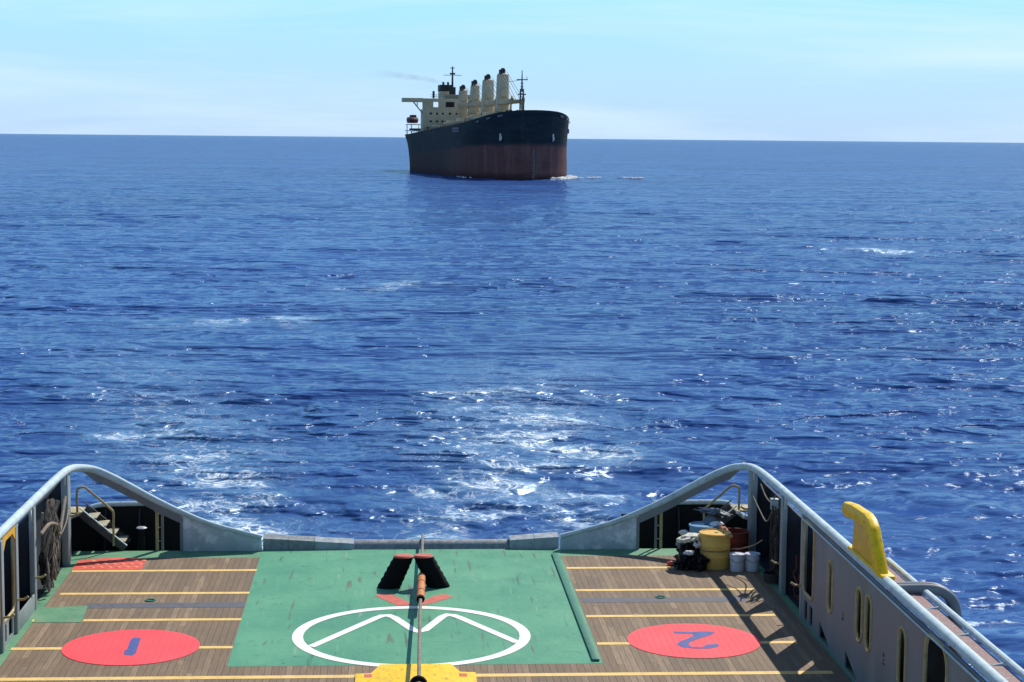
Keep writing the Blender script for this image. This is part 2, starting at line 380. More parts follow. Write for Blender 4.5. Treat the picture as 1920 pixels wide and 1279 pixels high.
def fbm(x, y, seed, o=4):
    a = 0; w = 0.5; tot = 0
    for k in range(o):
        a = a + w * vnoise(x * 2 ** k + 17.3 * k, y * 2 ** k + 5.1 * k, seed + k); tot += w; w *= 0.55
    return a / tot
def make_sea():
    HS = CAMH - SEA
    rows = HS * FPX / np.linspace(1300, 3.0, 980); rows = np.concatenate([rows, np.array([18000, 28000, 50000, 90000.0])])
    th = np.concatenate([np.linspace(-75, -19, 60)[:-1], np.linspace(-19, 19, 960), np.linspace(19, 75, 60)[1:]])
    th = np.radians(th) + YAW
    r, t = np.meshgrid(rows, th, indexing='ij'); x = r * np.sin(t); y = r * np.cos(t)
    lo = fft_tile(512, 331.0, 34, 6, (0.35, -0.94), 0.42, 3)
    mi = fft_tile(1024, 173.0, 8, 0.6, (-0.15, -0.98), 0.31, 4)
    ch = fft_tile(1024, 47.0, 2.6, 0.35, (0.2, -0.97), 0.085, 5, 1.6)
    # wake of the tug: smoother water in the middle, broken water on both quarters
    ax = x - 0.5
    wid = 5.0 + 0.035 * (y - 42)
    slick = np.exp(-((ax - 1.0 - 0.02 * (y - 60)) / (5.5 + 0.085 * y)) ** 2) * np.clip((y - 70) / 25, 0, 1) * np.clip((460 - y) / 200, 0, 1)
    patch = fbm(x * 0.045, y * 0.022, 40, 3)
    slick = np.clip(slick * 1.7 * np.clip((patch - 0.30) * 3.5, 0, 1), 0, 1)
    z = np.zeros_like(x); dx = np.zeros_like(x); dy = np.zeros_like(x)
    for tile, rot, f0, sl in ((lo, 0.25, 1500, 0.0), (mi, -0.4, 800, 0.25), (ch, 0.7, 210, 0.75)):
        a, b, c = sample(tile, x, y, rot); f = 1 / (1 + (r / f0) ** 3) * (1 - sl * slick)
        z += a * f; dx += 0.45 * b * f; dy += 0.45 * c * f
    # churned water close behind the stern
    churn = np.clip((90 - y) / 35, 0, 1) * np.exp(-(np.abs(ax) / 11) ** 4)
    z += churn * 0.10 * (fbm(x * 0.9, y * 0.9, 70, 4) - 0.5) * 2
    # foam density
    dl = y - 50; near = np.clip((118 - y) / 45, 0, 1)
    clump = fbm(x * 0.34 + 3, y * 0.17, 80, 4)
    left = np.exp(-((x + 3.6 + 0.21 * dl) / (2.9 + 0.06 * np.clip(dl, 0, 50))) ** 2)
    right = np.exp(-((x - 2.1 - 0.11 * dl) / (3.4 + 0.07 * np.clip(dl, 0, 50))) ** 2)
    foam = np.maximum(left, right) * near * np.clip((clump - 0.22) * 1.9, 0.0, 0.26)
    # long streaks lying across the wake
    for (sx, sy, ln, wd, ang, amp) in ((3.4, 78, 2.6, 0.4, 0.10, .9), (6.2, 64, 2.2, 0.7, -0.35, 1.0), (5.0, 66.5, 1.8, 0.5, 0.2, .8), (1.6, 57.5, 2.7, 0.35, 0.12, .9), (-5.4, 58.5, 1.5, 0.6, -0.3, 1.0),
                                       (-3.6, 51.5, 1.6, 0.6, -0.6, 1.0), (5.3, 53.5, 1.0, 0.9, 0.0, .8), (-6.9, 111, 3.2, 1.0, 0.15, .8), (-2.4, 134, 4.0, 2.2, 0.1, .62), (2.6, 137, 3.5, 1.6, 0, .55), (46.5, 183, 6, 3.0, -.1, .6), (-9, 108, 6, 1.6, 0, .5), (5.6, 70, 1.6, .4, -.1, .8), (4.4, 60.5, 2.4, .28, .18, .8), (2.6, 54, 2.0, .25, .1, .8), (5.6, 57.0, 1.6, .35, -.2, .7), (-6.5, 62, 2.0, .3, .1, .7), (-4.6, 55, 1.8, .3, .15, .7), (-2.6, 49.5, 1.6, .4, -.35, .8), (0.8, 51.5, 1.8, .25, .12, .6), (-8.6, 68, 2.2, .4, .0, .6), (4.0, 73, 2.4, .3, .12, .6)):
        u = (x - sx) * math.cos(ang) + (y - sy) * math.sin(ang) * 0.35; v = (y - sy) - (x - sx) * math.sin(ang) * 2.2
        foam += .52 * amp * np.exp(-(u / ln) ** 4) * np.exp(-(v / (wd * 1.8)) ** 2) * np.clip((fbm(x * 0.8, y * 0.5, 90, 3) - 0.25) * 3, 0, 1)
    # scattered small whitecaps where crests are highest
    cap = np.clip((z - 0.36) * 4, 0, 1) * np.clip((fbm(x * 0.07, y * 0.035, 60, 3) - 0.62) * 9, 0, 1) * np.clip((y - 60) / 60, 0, 1)
    foam += cap * 0.9
    foam = np.clip(foam, 0, 1)
    V = np.stack([x + dx, y + dy, SEA + z], -1).reshape(-1, 3).astype(np.float32)
    nr, nc = x.shape; idx = np.arange(nr * nc).reshape(nr, nc)
    F = np.stack([idx[:-1, :-1], idx[:-1, 1:], idx[1:, 1:], idx[1:, :-1]], -1).reshape(-1, 4)
    me = bpy.data.meshes.new('sea'); me.vertices.add(len(V)); me.vertices.foreach_set('co', V.ravel())
    me.loops.add(F.size); me.loops.foreach_set('vertex_index', F.ravel().astype(np.int32))
    me.polygons.add(len(F)); me.polygons.foreach_set('loop_start', np.arange(0, F.size, 4, dtype=np.int32)); me.polygons.foreach_set('loop_total', np.full(len(F), 4, np.int32))
    me.polygons.foreach_set('use_smooth', np.ones(len(F), bool)); me.update()
    for nm, arr in (('foam', foam), ('slick', slick)):
        at = me.attributes.new(nm, 'FLOAT', 'POINT'); at.data.foreach_set('value', arr.ravel().astype(np.float32))
    o = bpy.data.objects.new('sea', me); COL.objects.link(o); structure(o, 'deep blue open sea with small waves and foam streaks')
    m, t, b = newmat('sea_water')
    geo = N(t, 'ShaderNodeNewGeometry'); pos = geo.outputs['Position']
    def mp(sc, rot=0.0):
        n = N(t, 'ShaderNodeMapping'); n.inputs['Scale'].default_value = sc; n.inputs['Rotation'].default_value = (0, 0, rot); t.links.new(pos, n.inputs[0]); return n.outputs[0]
    fo = N(t, 'ShaderNodeAttribute', attribute_name='foam').outputs['Fac']
    slk = N(t, 'ShaderNodeAttribute', attribute_name='slick').outputs['Fac']
    h1 = noise(t, mp((0.16, 0.62, 1), 0.12), 1.0, 8, 0.54, 0.2)
    h2 = noise(t, mp((1.6, 5.0, 1), -0.12), 1.0, 5, 0.52, 0.3)
    h0 = noise(t, mp((0.022, 0.085, 1), 0.08), 1.0, 4, 0.6, 0.2)
    gust = ramp(t, noise(t, mp((0.010, 0.05, 1), 0.2), 1.0, 4, 0.6), 0.3, 0.7, 0.45, 1.45)
    fine = math_(t, 'MULTIPLY', h2, ramp(t, slk, 0, 1, 0.018, 0.006))
    hh = math_(t, 'ADD', math_(t, 'MULTIPLY', h1, ramp(t, slk, 0, 1, 0.17, 0.06)), fine)
    hh = math_(t, 'ADD', math_(t, 'MULTIPLY', hh, gust), math_(t, 'MULTIPLY', h0, 3.0))
    bump(t, b, hh, 1.0, 1.0)
    # foam lace: thin filaments at two sizes, closing up where the water is most aerated
    def ridge(v, k):
        return math_(t, 'MAXIMUM', math_(t, 'SUBTRACT', 1.0, math_(t, 'ABSOLUTE', math_(t, 'MULTIPLY', math_(t, 'SUBTRACT', v, 0.5), k))), 0.0)
    r1 = ridge(noise(t, mp((1, 1, 1), 0.3), 0.85, 7, 0.62, 0.9), 9.0); r2 = ridge(noise(t, mp((1, 1.1, 1), 0.9), 2.3, 6, 0.62, 0.8), 8.0)
    gr = noise(t, mp((1, 1, 1), 0.5), 9.0, 5, 0.7, 0.4)
    lace = math_(t, 'MAXIMUM', r1, math_(t, 'MULTIPLY', r2, 0.85))
    lev = math_(t, 'ADD', math_(t, 'ADD', math_(t, 'MULTIPLY', lace, 0.85), math_(t, 'MULTIPLY', gr, 0.60)), math_(t, 'MULTIPLY', fo, 0.50))
    fmask = math_(t, 'MULTIPLY', ramp(t, lev, 1.10, 1.46), ramp(t, fo, 0.04, 0.30))
    # tiny breaking crests and painted glints, white dots scattered over the open sea
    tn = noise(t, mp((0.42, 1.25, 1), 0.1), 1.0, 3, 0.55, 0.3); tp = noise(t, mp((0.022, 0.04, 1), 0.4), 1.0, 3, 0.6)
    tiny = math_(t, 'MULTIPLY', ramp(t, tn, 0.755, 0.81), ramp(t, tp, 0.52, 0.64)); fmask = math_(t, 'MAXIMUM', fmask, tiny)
    big = noise(t, mp((0.012, 0.02, 1)), 1.0, 4, 0.6)
    deep = mixc(t, ramp(t, big, 0.3, 0.7), (0.022, 0.056, 0.185), (0.034, 0.084, 0.255))
    deep = mixc(t, math_(t, 'MULTIPLY', ramp(t, fo, 0.03, 0.45), 0.55), deep, (0.055, 0.17, 0.29))
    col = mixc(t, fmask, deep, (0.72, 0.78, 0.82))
    nrm = b.inputs['Normal'].links[0].from_socket
    t.nodes.remove(b)
    di = N(t, 'ShaderNodeBsdfDiffuse'); gl = N(t, 'ShaderNodeBsdfGlossy'); t.links.new(ramp(t, fo, 0.02, 0.4, 0.085, 0.30), gl.inputs['Roughness']); gl.inputs['Color'].default_value = (0.72, 0.88, 1.0, 1)
    fr = N(t, 'ShaderNodeFresnel', i={'IOR': 1.33}); ms = N(t, 'ShaderNodeMixShader')
    for q in (di, gl, fr): t.links.new(nrm, q.inputs['Normal'])
    t.links.new(col, di.inputs['Color'])
    # rough sea hides its own steepest grazing facets, so its reflectance levels off
    fac = math_(t, 'DIVIDE', math_(t, 'MULTIPLY', fr.outputs[0], 1.1), math_(t, 'ADD', math_(t, 'MULTIPLY', fr.outputs[0], 1.35), 1.0))
    fac = math_(t, 'MULTIPLY', fac, ramp(t, fmask, 0, 1, 1, 0.05))
    t.links.new(fac, ms.inputs[0]); t.links.new(di.outputs[0], ms.inputs[1]); t.links.new(gl.outputs[0], ms.inputs[2])
    ou = [n for n in t.nodes if n.type == 'OUTPUT_MATERIAL'][0]; t.links.new(ms.outputs[0], ou.inputs[0])
    me.materials.append(m)
    return o
make_sea()

# ------------------------------------------------------------------ the work deck of the tug (setting)
XL, XR = -6.75, 7.75                       # feet of the two side bulwarks
def zpt(px, py, z=0.0):                    # a photograph pixel carried onto a horizontal plane
    d = fw * FPX + rt * (px - CX) - up * (py - CY); k = (z - CAMH) / d.z
    return (d.x * k, d.y * k)
dk = MB(); dk.box(-7.32, 8.32, -6, 41.46, -0.5, 0.0)
deck = structure(dk.build('deck', MAT['margin']), 'working deck with green margin along its aft edge')
hl = MB(); hl.box(-7.30, 8.30, -6, 42.75, -3.0, -0.504)
structure(hl.build('hull', MAT['black']), 'black hull sides below the working deck')
w = MB(); w.sheet([(-6.62, -5), (7.7, -5), (7.7, 32.17), (-6.62, 32.17)], 0.004)
w.sheet([(-6.62, 32.17), (-2.79, 32.17), (-2.79, 40.72), (-6.62, 40.72)], 0.004); w.sheet([(3.65, 32.17), (7.7, 32.17), (7.7, 40.72), (3.65, 40.72)], 0.004)
wood = w.build('planking', MAT['wood'], deck)
g = MB(); g.sheet([(-2.79, 32.17), (3.65, 32.17), (3.67, 41.46), (-2.82, 41.46)], 0.006)
g.build('green_panel', MAT['green'], deck)
b_ = MB(); b_.box(3.47, 3.60, 32.3, 40.86, 0.006, 0.05, 0.01); b_.build('edge_bar', MAT['deck_green'], deck)
for y, x0 in ((39.5, -6.60), (37.5, -6.5), (35.4, -5.72), (33.42, -6.66), (31.5, -6.6)):
    if y > 32:
        s_ = MB(); s_.box(x0, -2.8, y - 0.08, y + 0.08, 0.0045, 0.0085); s_.build('stripe', MAT['stripe'], deck)
        s_ = MB(); s_.box(3.68, 7.3, y + 0.05 - 0.08, y + 0.05 + 0.08, 0.0045, 0.0085); s_.build('stripe', MAT['stripe'], deck)
    else:
        s_ = MB(); s_.box(x0, 7.5, y - 0.09, y + 0.09, 0.0045, 0.0085); s_.build('stripe', MAT['stripe'], deck)
s_ = MB(); s_.box(-6.66, -6.56, 35.32, 35.48, 0.0045, 0.0085); s_.build('stripe', MAT['stripe'], deck)
s_ = MB(); s_.box(-6.6, 7.5, 29.4, 29.58, 0.0045, 0.0085); s_.build('stripe', MAT['stripe'], deck)
for x0, x1, y0 in ((-5.85, -2.82, 36.52), (3.72, 7.0, 36.72)):
    s_ = MB(); s_.box(x0, x1, y0 - 0.2, y0 + 0.2, 0.0042, 0.0072); s_.build('faded_band', MAT['blue_band'], deck)
def circle(cx, cy, r, n=72): return [(cx + r * math.cos(2 * math.pi * k / n), cy + r * math.sin(2 * math.pi * k / n)) for k in range(n)]
def z5(pts, ox, oy, k): return [zpt(ox + a / k, oy + b / k) for a, b in pts]
one = z5([(742, 1036), (786, 1036), (771, 1085), (757, 1124), (735, 1135), (690, 1130), (696, 1108), (710, 1098), (722, 1066), (729, 1048)], 0, 850, 2.982)
two = z5([(678, 235), (900, 240), (1080, 232), (1190, 246), (1150, 275), (1010, 318), (880, 365), (860, 400), (905, 425), (1040, 428), (1080, 400), (1200, 388), (1248, 402), (1230, 425), (1110, 448), (940, 447), (780, 428), (722, 396), (740, 365), (840, 330), (930, 285), (900, 262), (690, 258)], 1160, 1150, 6.62)
for (cx, cy), num, lb in (((-4.58, 33.48), one, 'red deck circle with a blue 1'), ((5.45, 33.63), two, 'red deck circle with a blue 2')):
    s_ = MB(); s_.sheet(circle(cx, cy, 1.2), 0.0125); c_ = s_.build('red_circle', MAT['red_disc'], deck); c_['label'] = lb
    s_ = MB(); s_.sheet(num, 0.0165); s_.build('numeral', MAT['blue_paint'], c_)
mb = MB(); O, I = circle(0.37, 34.15, 2.16, 96), circle(0.37, 34.15, 1.96, 96)
vo = [mb.bm.verts.new((a, b, 0.012)) for a, b in O]; vi = [mb.bm.verts.new((a, b, 0.012)) for a, b in I]
for k in range(96): mb.bm.faces.new((vo[k], vo[(k + 1) % 96], vi[(k + 1) % 96], vi[k]))
emb = mb.build('white_ring', MAT['white'], deck)
def stroke(pts, w, z, name, mat, parent):
    m = MB(); P = [Vector((a, b)) for a, b in pts]; Lf = []; Rg = []
    for i, p in enumerate(P):
        d0 = (p - P[i - 1]).normalized() if i else None; d1 = (P[i + 1] - p).normalized() if i < len(P) - 1 else None
        d = ((d0 or d1) + (d1 or d0)).normalized(); n = Vector((-d.y, d.x)); k = w / 2 / max(0.45, n.dot(Vector((-(d1 or d0).y, (d1 or d0).x))))
        Lf.append(p + n * k); Rg.append(p - n * k)
    a = [m.bm.verts.new((q.x, q.y, z)) for q in Lf]; b = [m.bm.verts.new((q.x, q.y, z)) for q in Rg]
    for i in range(len(P) - 1): m.bm.faces.new((a[i], a[i + 1], b[i + 1], b[i]))
    return m.build(name, mat, parent)
stroke([(-1.42, 33.40), (-0.28, 35.42), (-0.17, 35.58), (-0.05, 35.60), (0.06, 35.44), (0.40, 34.52), (0.50, 34.40), (0.62, 34.50), (0.96, 35.48), (1.06, 35.62), (1.17, 35.58), (1.28, 35.42), (2.26, 33.58)], 0.165, 0.0125, 'white_zigzag', MAT['white'], deck)
s_ = MB(); s_.sheet([(-6.62, 39.56), (-5.19, 39.60), (-5.2, 40.6), (-5.7, 40.74), (-6.1, 40.70), (-6.62, 40.46)], 0.013); rp = s_.build('red_tread_patch', MAT['red_skid'], deck)
s_ = MB()
for r_ in range(3):
    for q in range(7):
        x, y = -6.42 + q * 0.18 + r_ * 0.05, 39.82 + r_ * 0.3
        s_.lathe([(0.062, 0.0135), (0.05, 0.022), (0, 0.024)], (x, y, 0), 12)
s_.build('tread_stud', MAT['skid_dot'], rp)
s_ = MB(); s_.sheet([(-6.62, 35.25), (-5.73, 35.24), (-5.8, 36.5), (-6.62, 36.42)], 0.010); s_.build('green_patch', MAT['margin'], deck)
for pts in ([(-0.34, 37.2), (-0.18, 37.34), (0.02, 37.28), (0.40, 36.52), (0.30, 36.38), (0.12, 36.38)], [(1.22, 37.05), (1.06, 37.28), (0.86, 37.18), (0.52, 36.52), (0.62, 36.40), (0.80, 36.55)]):
    s_ = MB(); s_.sheet(pts, 0.0105); s_.build('red_marker', MAT['salmon'], deck)
s_ = MB(); s_.prism([(-0.19, 32.12), (1.02, 32.12), (1.17, 31.62), (1.42, 31.58), (1.42, 29.8), (-0.60, 29.8), (-0.60, 31.55), (-0.34, 31.58)], 'z', 0.005, 0.04, 0.008)
yp = s_.build('yellow_plate', MAT['bright_yellow'], deck)
for x in (-0.45, 1.14): s_ = MB(); s_.box(x, x + 0.13, 31.33, 31.5, 0.0405, 0.0445); s_.build('red_mark', MAT['salmon'], yp)
# ring-shaped deck sockets let into the planks
for x, y in ((-4.67, 36.9), (5.3, 36.9)):
    s_ = MB(); s_.tube([(x + 0.09 * math.cos(a * math.pi / 8), y + .09 * math.sin(a * math.pi / 8), .01) for a in range(16)], .018, 6, closed=True); s_.lathe([(0.085, .0065), (0, .0065)], (x, y, 0), 16)
    s_.build('deck_socket', MAT['deck_green'], deck)
# quarter platforms behind the transom frames, sunk and coloured dark to add shade
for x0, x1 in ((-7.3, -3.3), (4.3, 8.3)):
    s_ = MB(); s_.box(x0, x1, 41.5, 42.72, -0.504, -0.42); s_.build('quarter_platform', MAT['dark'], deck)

# ------------------------------------------------------------------ stern sill and roller
t = thing('stern_roller', (0.45, 41.72, 0), 'worn grey stern roller and sill plates across the open stern', 'stern roller')
segs = [(-2.80, -2.25, .30, .27, 'steel'), (-2.245, -1.68, .265, .235, 'steel'), (-1.675, -0.82, .23, .18, 'bare'), (2.60, 3.14, .24, .275, 'bare'), (3.145, 3.68, .28, .31, 'bare')]
for x0, x1, z0, z1, mm in segs:
    m = MB(); y0, y1 = 41.475, 41.95
    A = [(x0, y0, -.1), (x1, y0, -.1), (x1, y1, -.1), (x0, y1, -.1)]; B = [(x0, y0 + .04, z0 - .05), (x1, y0 + .04, z1 - .05), (x1, y1 - .15, z1), (x0, y1 - .15, z0)]
    va = [m.bm.verts.new(p) for p in A]; vb = [m.bm.verts.new(p) for p in B]
    m.bm.faces.new(va[::-1]); m.bm.faces.new(vb)
    for i in range(4): m.bm.faces.new((va[i], va[(i + 1) % 4], vb[(i + 1) % 4], vb[i]))
    m.build('sill_plate', MAT[mm], t)
m = MB(); m.tube([(-0.81, 41.78, -0.08), (2.595, 41.78, -0.08)], 0.24, 40); m.tube([(0.9, 41.78, -0.08), (0.92, 41.78, -0.08)], 0.243, 40); m.build('roller', MAT['steel'], t)

# ------------------------------------------------------------------ side bulwarks with transom arms
def pathz(pts, x):
    for (x0, z0), (x1, z1) in zip(pts, pts[1:]):
        if min(x0, x1) <= x <= max(x0, x1): return z0 + (z1 - z0) * (x - x0) / (x1 - x0)
    return pts[-1][1]
def bulwark(side):
    xin = XL if side < 0 else XR
    X = lambda d: xin + side * d           # d metres outboard of the inner face
    lab = 'grey bulwark with rope bundle bay and framed dark panels' if side < 0 else 'grey bulwark with yellow-edged oval slots under its pale rail'
    T = thing('bulwark', (xin, 36, 0), lab, 'bulwark', 'side bulwarks')
    arm = [(-6.42, 1.80), (-6.14, 1.69), (-5.68, 1.45), (-5.12, 1.14), (-4.55, .86), (-3.86, .58), (-2.82, .30)]
    armp = [(a if side < 0 else 1.0 - a - 0.10 + 0.13 * (a + 2.82) / -3.6, z) for a, z in arm]
    if side > 0: armp[-1] = (3.71, .30)
    path = [(X(.06), -4, 2.10), (X(.06), 20, 2.10), (X(.06), 30, 2.08), (X(.06), 36, 2.05), (X(.05), 39.4, 2.02), (X(-.0), 40.55, 1.97), (X(-.14), 41.1, 1.89)] + [(a, 41.4, z) for a, z in armp]
    pts = catmull(path, 8)
    rad = [0.082 if p.y < 41.05 else float(np.interp(p.z, [.3, .9, 1.6], [.048, .066, .082])) for p in pts]
    m = MB(); m.tube(pts, rad, 14); m.build('rail', MAT['rail'], T)
    # web below the sloping arm
    fine = [p for p in pts if p.y > 41.05]
    xe = -4.55 if side < 0 else 5.42; webp = [p for p in fine if (p.x < xe if side < 0 else p.x > xe)]
    m = MB(); n = len(webp)
    for i in range(n - 1):
        p, q = webp[i], webp[i + 1]; dp = .24 * min(1, .3 + i / 12); dq = .24 * min(1, .3 + (i + 1) / 12)
        vs_ = []
        for dy in (-0.03, 0.03):
            vs_ += [m.bm.verts.new((p.x, p.y + dy, p.z - .04)), m.bm.verts.new((q.x, q.y + dy, q.z - .04)), m.bm.verts.new((q.x, q.y + dy, q.z - dq)), m.bm.verts.new((p.x, p.y + dy, p.z - dp))]
        m.bm.faces.new(vs_[:4]); m.bm.faces.new(vs_[4:]); m.bm.faces.new((vs_[2], vs_[3], vs_[7], vs_[6])); m.bm.faces.new((vs_[0], vs_[1], vs_[5], vs_[4]))
    m.build('arm_web', MAT['grey'], T)
    # solid transom plate
    x0, x1 = (-4.55, -2.82) if side < 0 else (3.71, 5.42)
    arm2 = [(p.x, p.z) for p in fine]
    xs = np.linspace(x0, x1, 12); top = [(x, max(.16, pathz(arm2, x) - .05)) for x in xs]
    m = MB(); m.prism([(x0, 0.0), (x1, 0.0)] + top[::-1], 'y', 41.385, 41.455, 0.006); m.build('transom_plate', MAT['pale'], T)
    m = MB(); xe = x0 if side < 0 else x1
    m.box(xe - .03, xe + .03, 41.36, 41.9, 0, pathz(arm2, xe) - .1, .006); m.build('plate_stiffener', MAT['grey'], T)
    # outboard skin
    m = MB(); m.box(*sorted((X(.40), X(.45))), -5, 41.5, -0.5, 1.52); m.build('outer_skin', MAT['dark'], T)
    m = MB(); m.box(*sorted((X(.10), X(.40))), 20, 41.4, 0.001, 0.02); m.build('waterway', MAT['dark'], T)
    # corner post and frame posts
    posts = [(40.15 if side < 0 else 40.62, .13, .34), (36.3 if side < 0 else 37.2, .09, .20)]
    if side < 0: posts += [(34.55, .09, .20), (33.25, .09, .2), (31.6, .09, .2)]
    else: posts += [(35.3, .09, .16)]
    for y, wx, wy in posts:
        m = MB(); m.box(*sorted((X(-.01), X(wx))), y - wy / 2, y + wy / 2, 0, 1.97, .008)
        po = m.build('post', MAT['post'], T)
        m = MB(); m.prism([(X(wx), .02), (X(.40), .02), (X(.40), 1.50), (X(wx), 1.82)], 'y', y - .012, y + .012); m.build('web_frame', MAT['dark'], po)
        # hooked pegs
        m = MB(); pz = 0.62 if y < 38 else 1.05
        m.tube([(X(-.0), y - wy * .2, pz), (X(-.13), y - wy * .2, pz + .01), (X(-.20), y - wy * .2, pz + .06)], .022, 8); m.build('peg', MAT['tan'], po)
    # gusset plates below the rail on each post
    for y, wx, wy in posts:
        m = MB(); m.prism([(y - .30, 2.0), (y + .30, 2.0), (y + wy / 2, 1.72), (y - wy / 2, 1.72)], 'x', *sorted((X(.02), X(.06)))); m.build('gusset', MAT['rail'], T)
    if side < 0:
        m = MB(); m.box(*sorted((X(0.0), X(.03))), 34.66, 36.2, 0, .32, .006); m.build('kick_plate', MAT['post'], T)
        # plated section with two rounded openings, nearest the camera
        holes = [oval(33.38, 34.42, .46, 1.93, 8, .18), oval(31.75, 33.1, .46, 1.93, 8, .18), oval(33.5, 33.75, .06, .38, 4, .05), oval(33.95, 34.3, .06, .38, 4, .05)]
        P = lambda u, v, w_: (X(.06 + w_), u, v)
        plate('inner_plate', [(31.5, 0.0), (34.62, 0.0), (34.62, 1.98), (31.5, 1.98)], holes, .03, P, MAT['post'], T)
        for h in holes[:2]:
            m = MB(); m.tube([P(a, b, -.018) for a, b in h], .030, 6, closed=True); m.build('slot_rim', MAT['tan'], T)
        m = MB(); m.prism([(33.36, 1.72), (33.36, 1.99), (34.44, 1.99), (34.44, 1.75), (34.2, 1.90), (33.6, 1.90)], 'x', *sorted((X(.0), X(.035)))); m.build('slot_hood', MAT['yellow'], T)
    else:
        sl = [oval(34.25, 35.10, .56, 1.93, 8, .16), oval(32.72, 33.06, .70, 1.63), oval(30.58, 30.98, .74, 1.64), oval(29.98, 30.34, .74, 1.66), oval(27.88, 28.30, .66, 1.66), oval(25.75, 26.85, .45, 1.94, 8, .3), oval(23.5, 23.9, .7, 1.66)]
        low = [oval(34.3, 34.55, .05, .42, 4, .04), oval(34.75, 35.0, .05, .42, 4, .04)]
        sc = [[(33.72, .03), (32.82, .03), (33.0, .09), (33.6, .30), (33.72, .33)], [(31.72, .03), (30.82, .03), (31.0, .09), (31.6, .30), (31.72, .33)], [(29.7, .03), (28.8, .03), (29.0, .09), (29.6, .3), (29.7, .33)]]
        P = lambda u, v, w_: (X(.02 + w_), u, v)
        plate('inner_plate', [(20, 0.0), (35.2, 0.0), (35.2, 1.98), (20, 1.98)], sl + low + sc, .03, P, MAT['grey'], T)
        for h in sl:
            m = MB(); m.tube([P(a, b, -.017) for a, b in h], .030, 6, closed=True); m.build('slot_rim', MAT['tan'], T)
        m = MB(); m.tube([(X(-.02), 20, 1.93), (X(-.02), 35.2, 1.92)], .018, 6); m.build('lip', MAT['rail'], T)
        # small stencilled mark and tally bars on the plate
        for za, ln, th_ in ((.80, .10, .022), (.86, .06, .02), (.945, .05, .06)):
            m = MB(); m.box(7.7495, 7.7535, 29.17 - ln / 2, 29.17 + ln / 2, za - th_ / 2, za + th_ / 2); m.build('stencil_mark', MAT['black'], T)
        m = MB(); m.prism([(31.90, .80), (31.99, .80), (31.99, .825), (31.925, .825), (31.945, .95), (31.925, .95)], 'x', 7.7495, 7.7535); m.build('stencil_mark', MAT['black'], T)
        # outboard pipe rail and red-brown shelf
        m = MB(); m.tube([(8.26, 18, 2.10), (8.26, 31.0, 2.06)], .05, 10)
        for y in np.arange(18.5, 31.2, 1.55): m.tube([(7.86, y, 1.98), (8.26, y, 2.05)], .025, 8)
        m.build('outer_rail', MAT['rail'], T)
        m = MB(); m.box(7.86, 8.20, 18, 30.9, 2.0, 2.025); m.build('walkway_shelf', MAT['shelf'], T)
        pa = catmull([(7.86, 28.9, 2.06), (8.30, 28.75, 2.10), (8.52, 28.65, 2.07), (8.66, 28.55, 1.93), (8.70, 28.5, 1.6), (8.70, 28.5, 1.0), (8.36, 28.5, .7)], 8)
        m = MB()
        for dy in (0.0, 0.14): m.tube([p + Vector((0, dy, 0)) for p in pa], .085, 12)
        m.build('fender_arm', MAT['grey'], T)
    return T
BW = {s: bulwark(s) for s in (-1, 1)}

# low aft bulwark of each quarter
for side, lab in ((-1, 'low bulwark, shade painted black, with pale rail behind the steel stair'), (1, 'low bulwark, shade painted black, with pale rail behind the drums')):
    x0 = -5.12 if side < 0 else 5.93
    T = thing('aft_bulwark', (-6 if side < 0 else 7, 42.6, -.4), lab, 'bulwark', 'low aft bulwarks')
    if side < 0: P = [(x0, 42.6, .83), (-5.35, 42.6, .83), (-6.3, 42.6, .81), (-6.62, 42.55, .77), (-6.9, 42.35, .66), (-7.1, 42.0, .62), (-7.25, 41.5, .62)]
    else: P = [(x0, 42.6, .82), (6.4, 42.6, .82), (7.45, 42.6, .82), (7.66, 42.57, .77), (7.8, 42.52, .66), (7.95, 42.4, .54), (8.15, 42.1, .5), (8.25, 41.5, .5)]
    pts = catmull(P, 6)
    m = MB(); m.tube(pts, .055, 10); m.build('top_rail', MAT['rail'], T)
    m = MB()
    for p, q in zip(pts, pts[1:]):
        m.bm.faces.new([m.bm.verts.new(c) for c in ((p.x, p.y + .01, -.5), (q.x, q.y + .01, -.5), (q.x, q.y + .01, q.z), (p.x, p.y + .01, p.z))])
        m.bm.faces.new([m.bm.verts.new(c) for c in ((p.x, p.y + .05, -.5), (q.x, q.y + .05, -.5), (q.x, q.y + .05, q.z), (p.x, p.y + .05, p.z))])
    m.build('plating', MAT['black'], T)  # black colour stands in for the shade on this inner face
    for x in ((-6.35, -5.6) if side < 0 else (6.5, 7.2)):
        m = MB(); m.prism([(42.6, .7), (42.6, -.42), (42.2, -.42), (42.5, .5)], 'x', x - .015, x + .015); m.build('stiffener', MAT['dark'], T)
    xa, xb = (-4.35, x0) if side < 0 else (5.2, x0)
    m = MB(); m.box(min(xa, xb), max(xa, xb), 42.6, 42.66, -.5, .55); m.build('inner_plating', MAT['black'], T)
T = thing('bollard', (-5.5, 42.1, -.42), 'small shiny bollard head in the dark beside the stair', 'bollard')
m = MB(); m.lathe([(0, 0), (.14, 0), (.14, .03), (.07, .06), (.07, .78), (0, .78)], (-5.5, 42.1, -.42), 18); m.build('post', MAT['black'], T)
m = MB(); m.lathe([(0, .83), (.08, .825), (.12, .80), (.09, .775), (0, .775)], (-5.5, 42.1, -.42), 20); m.build('head', MAT['bare'], T)

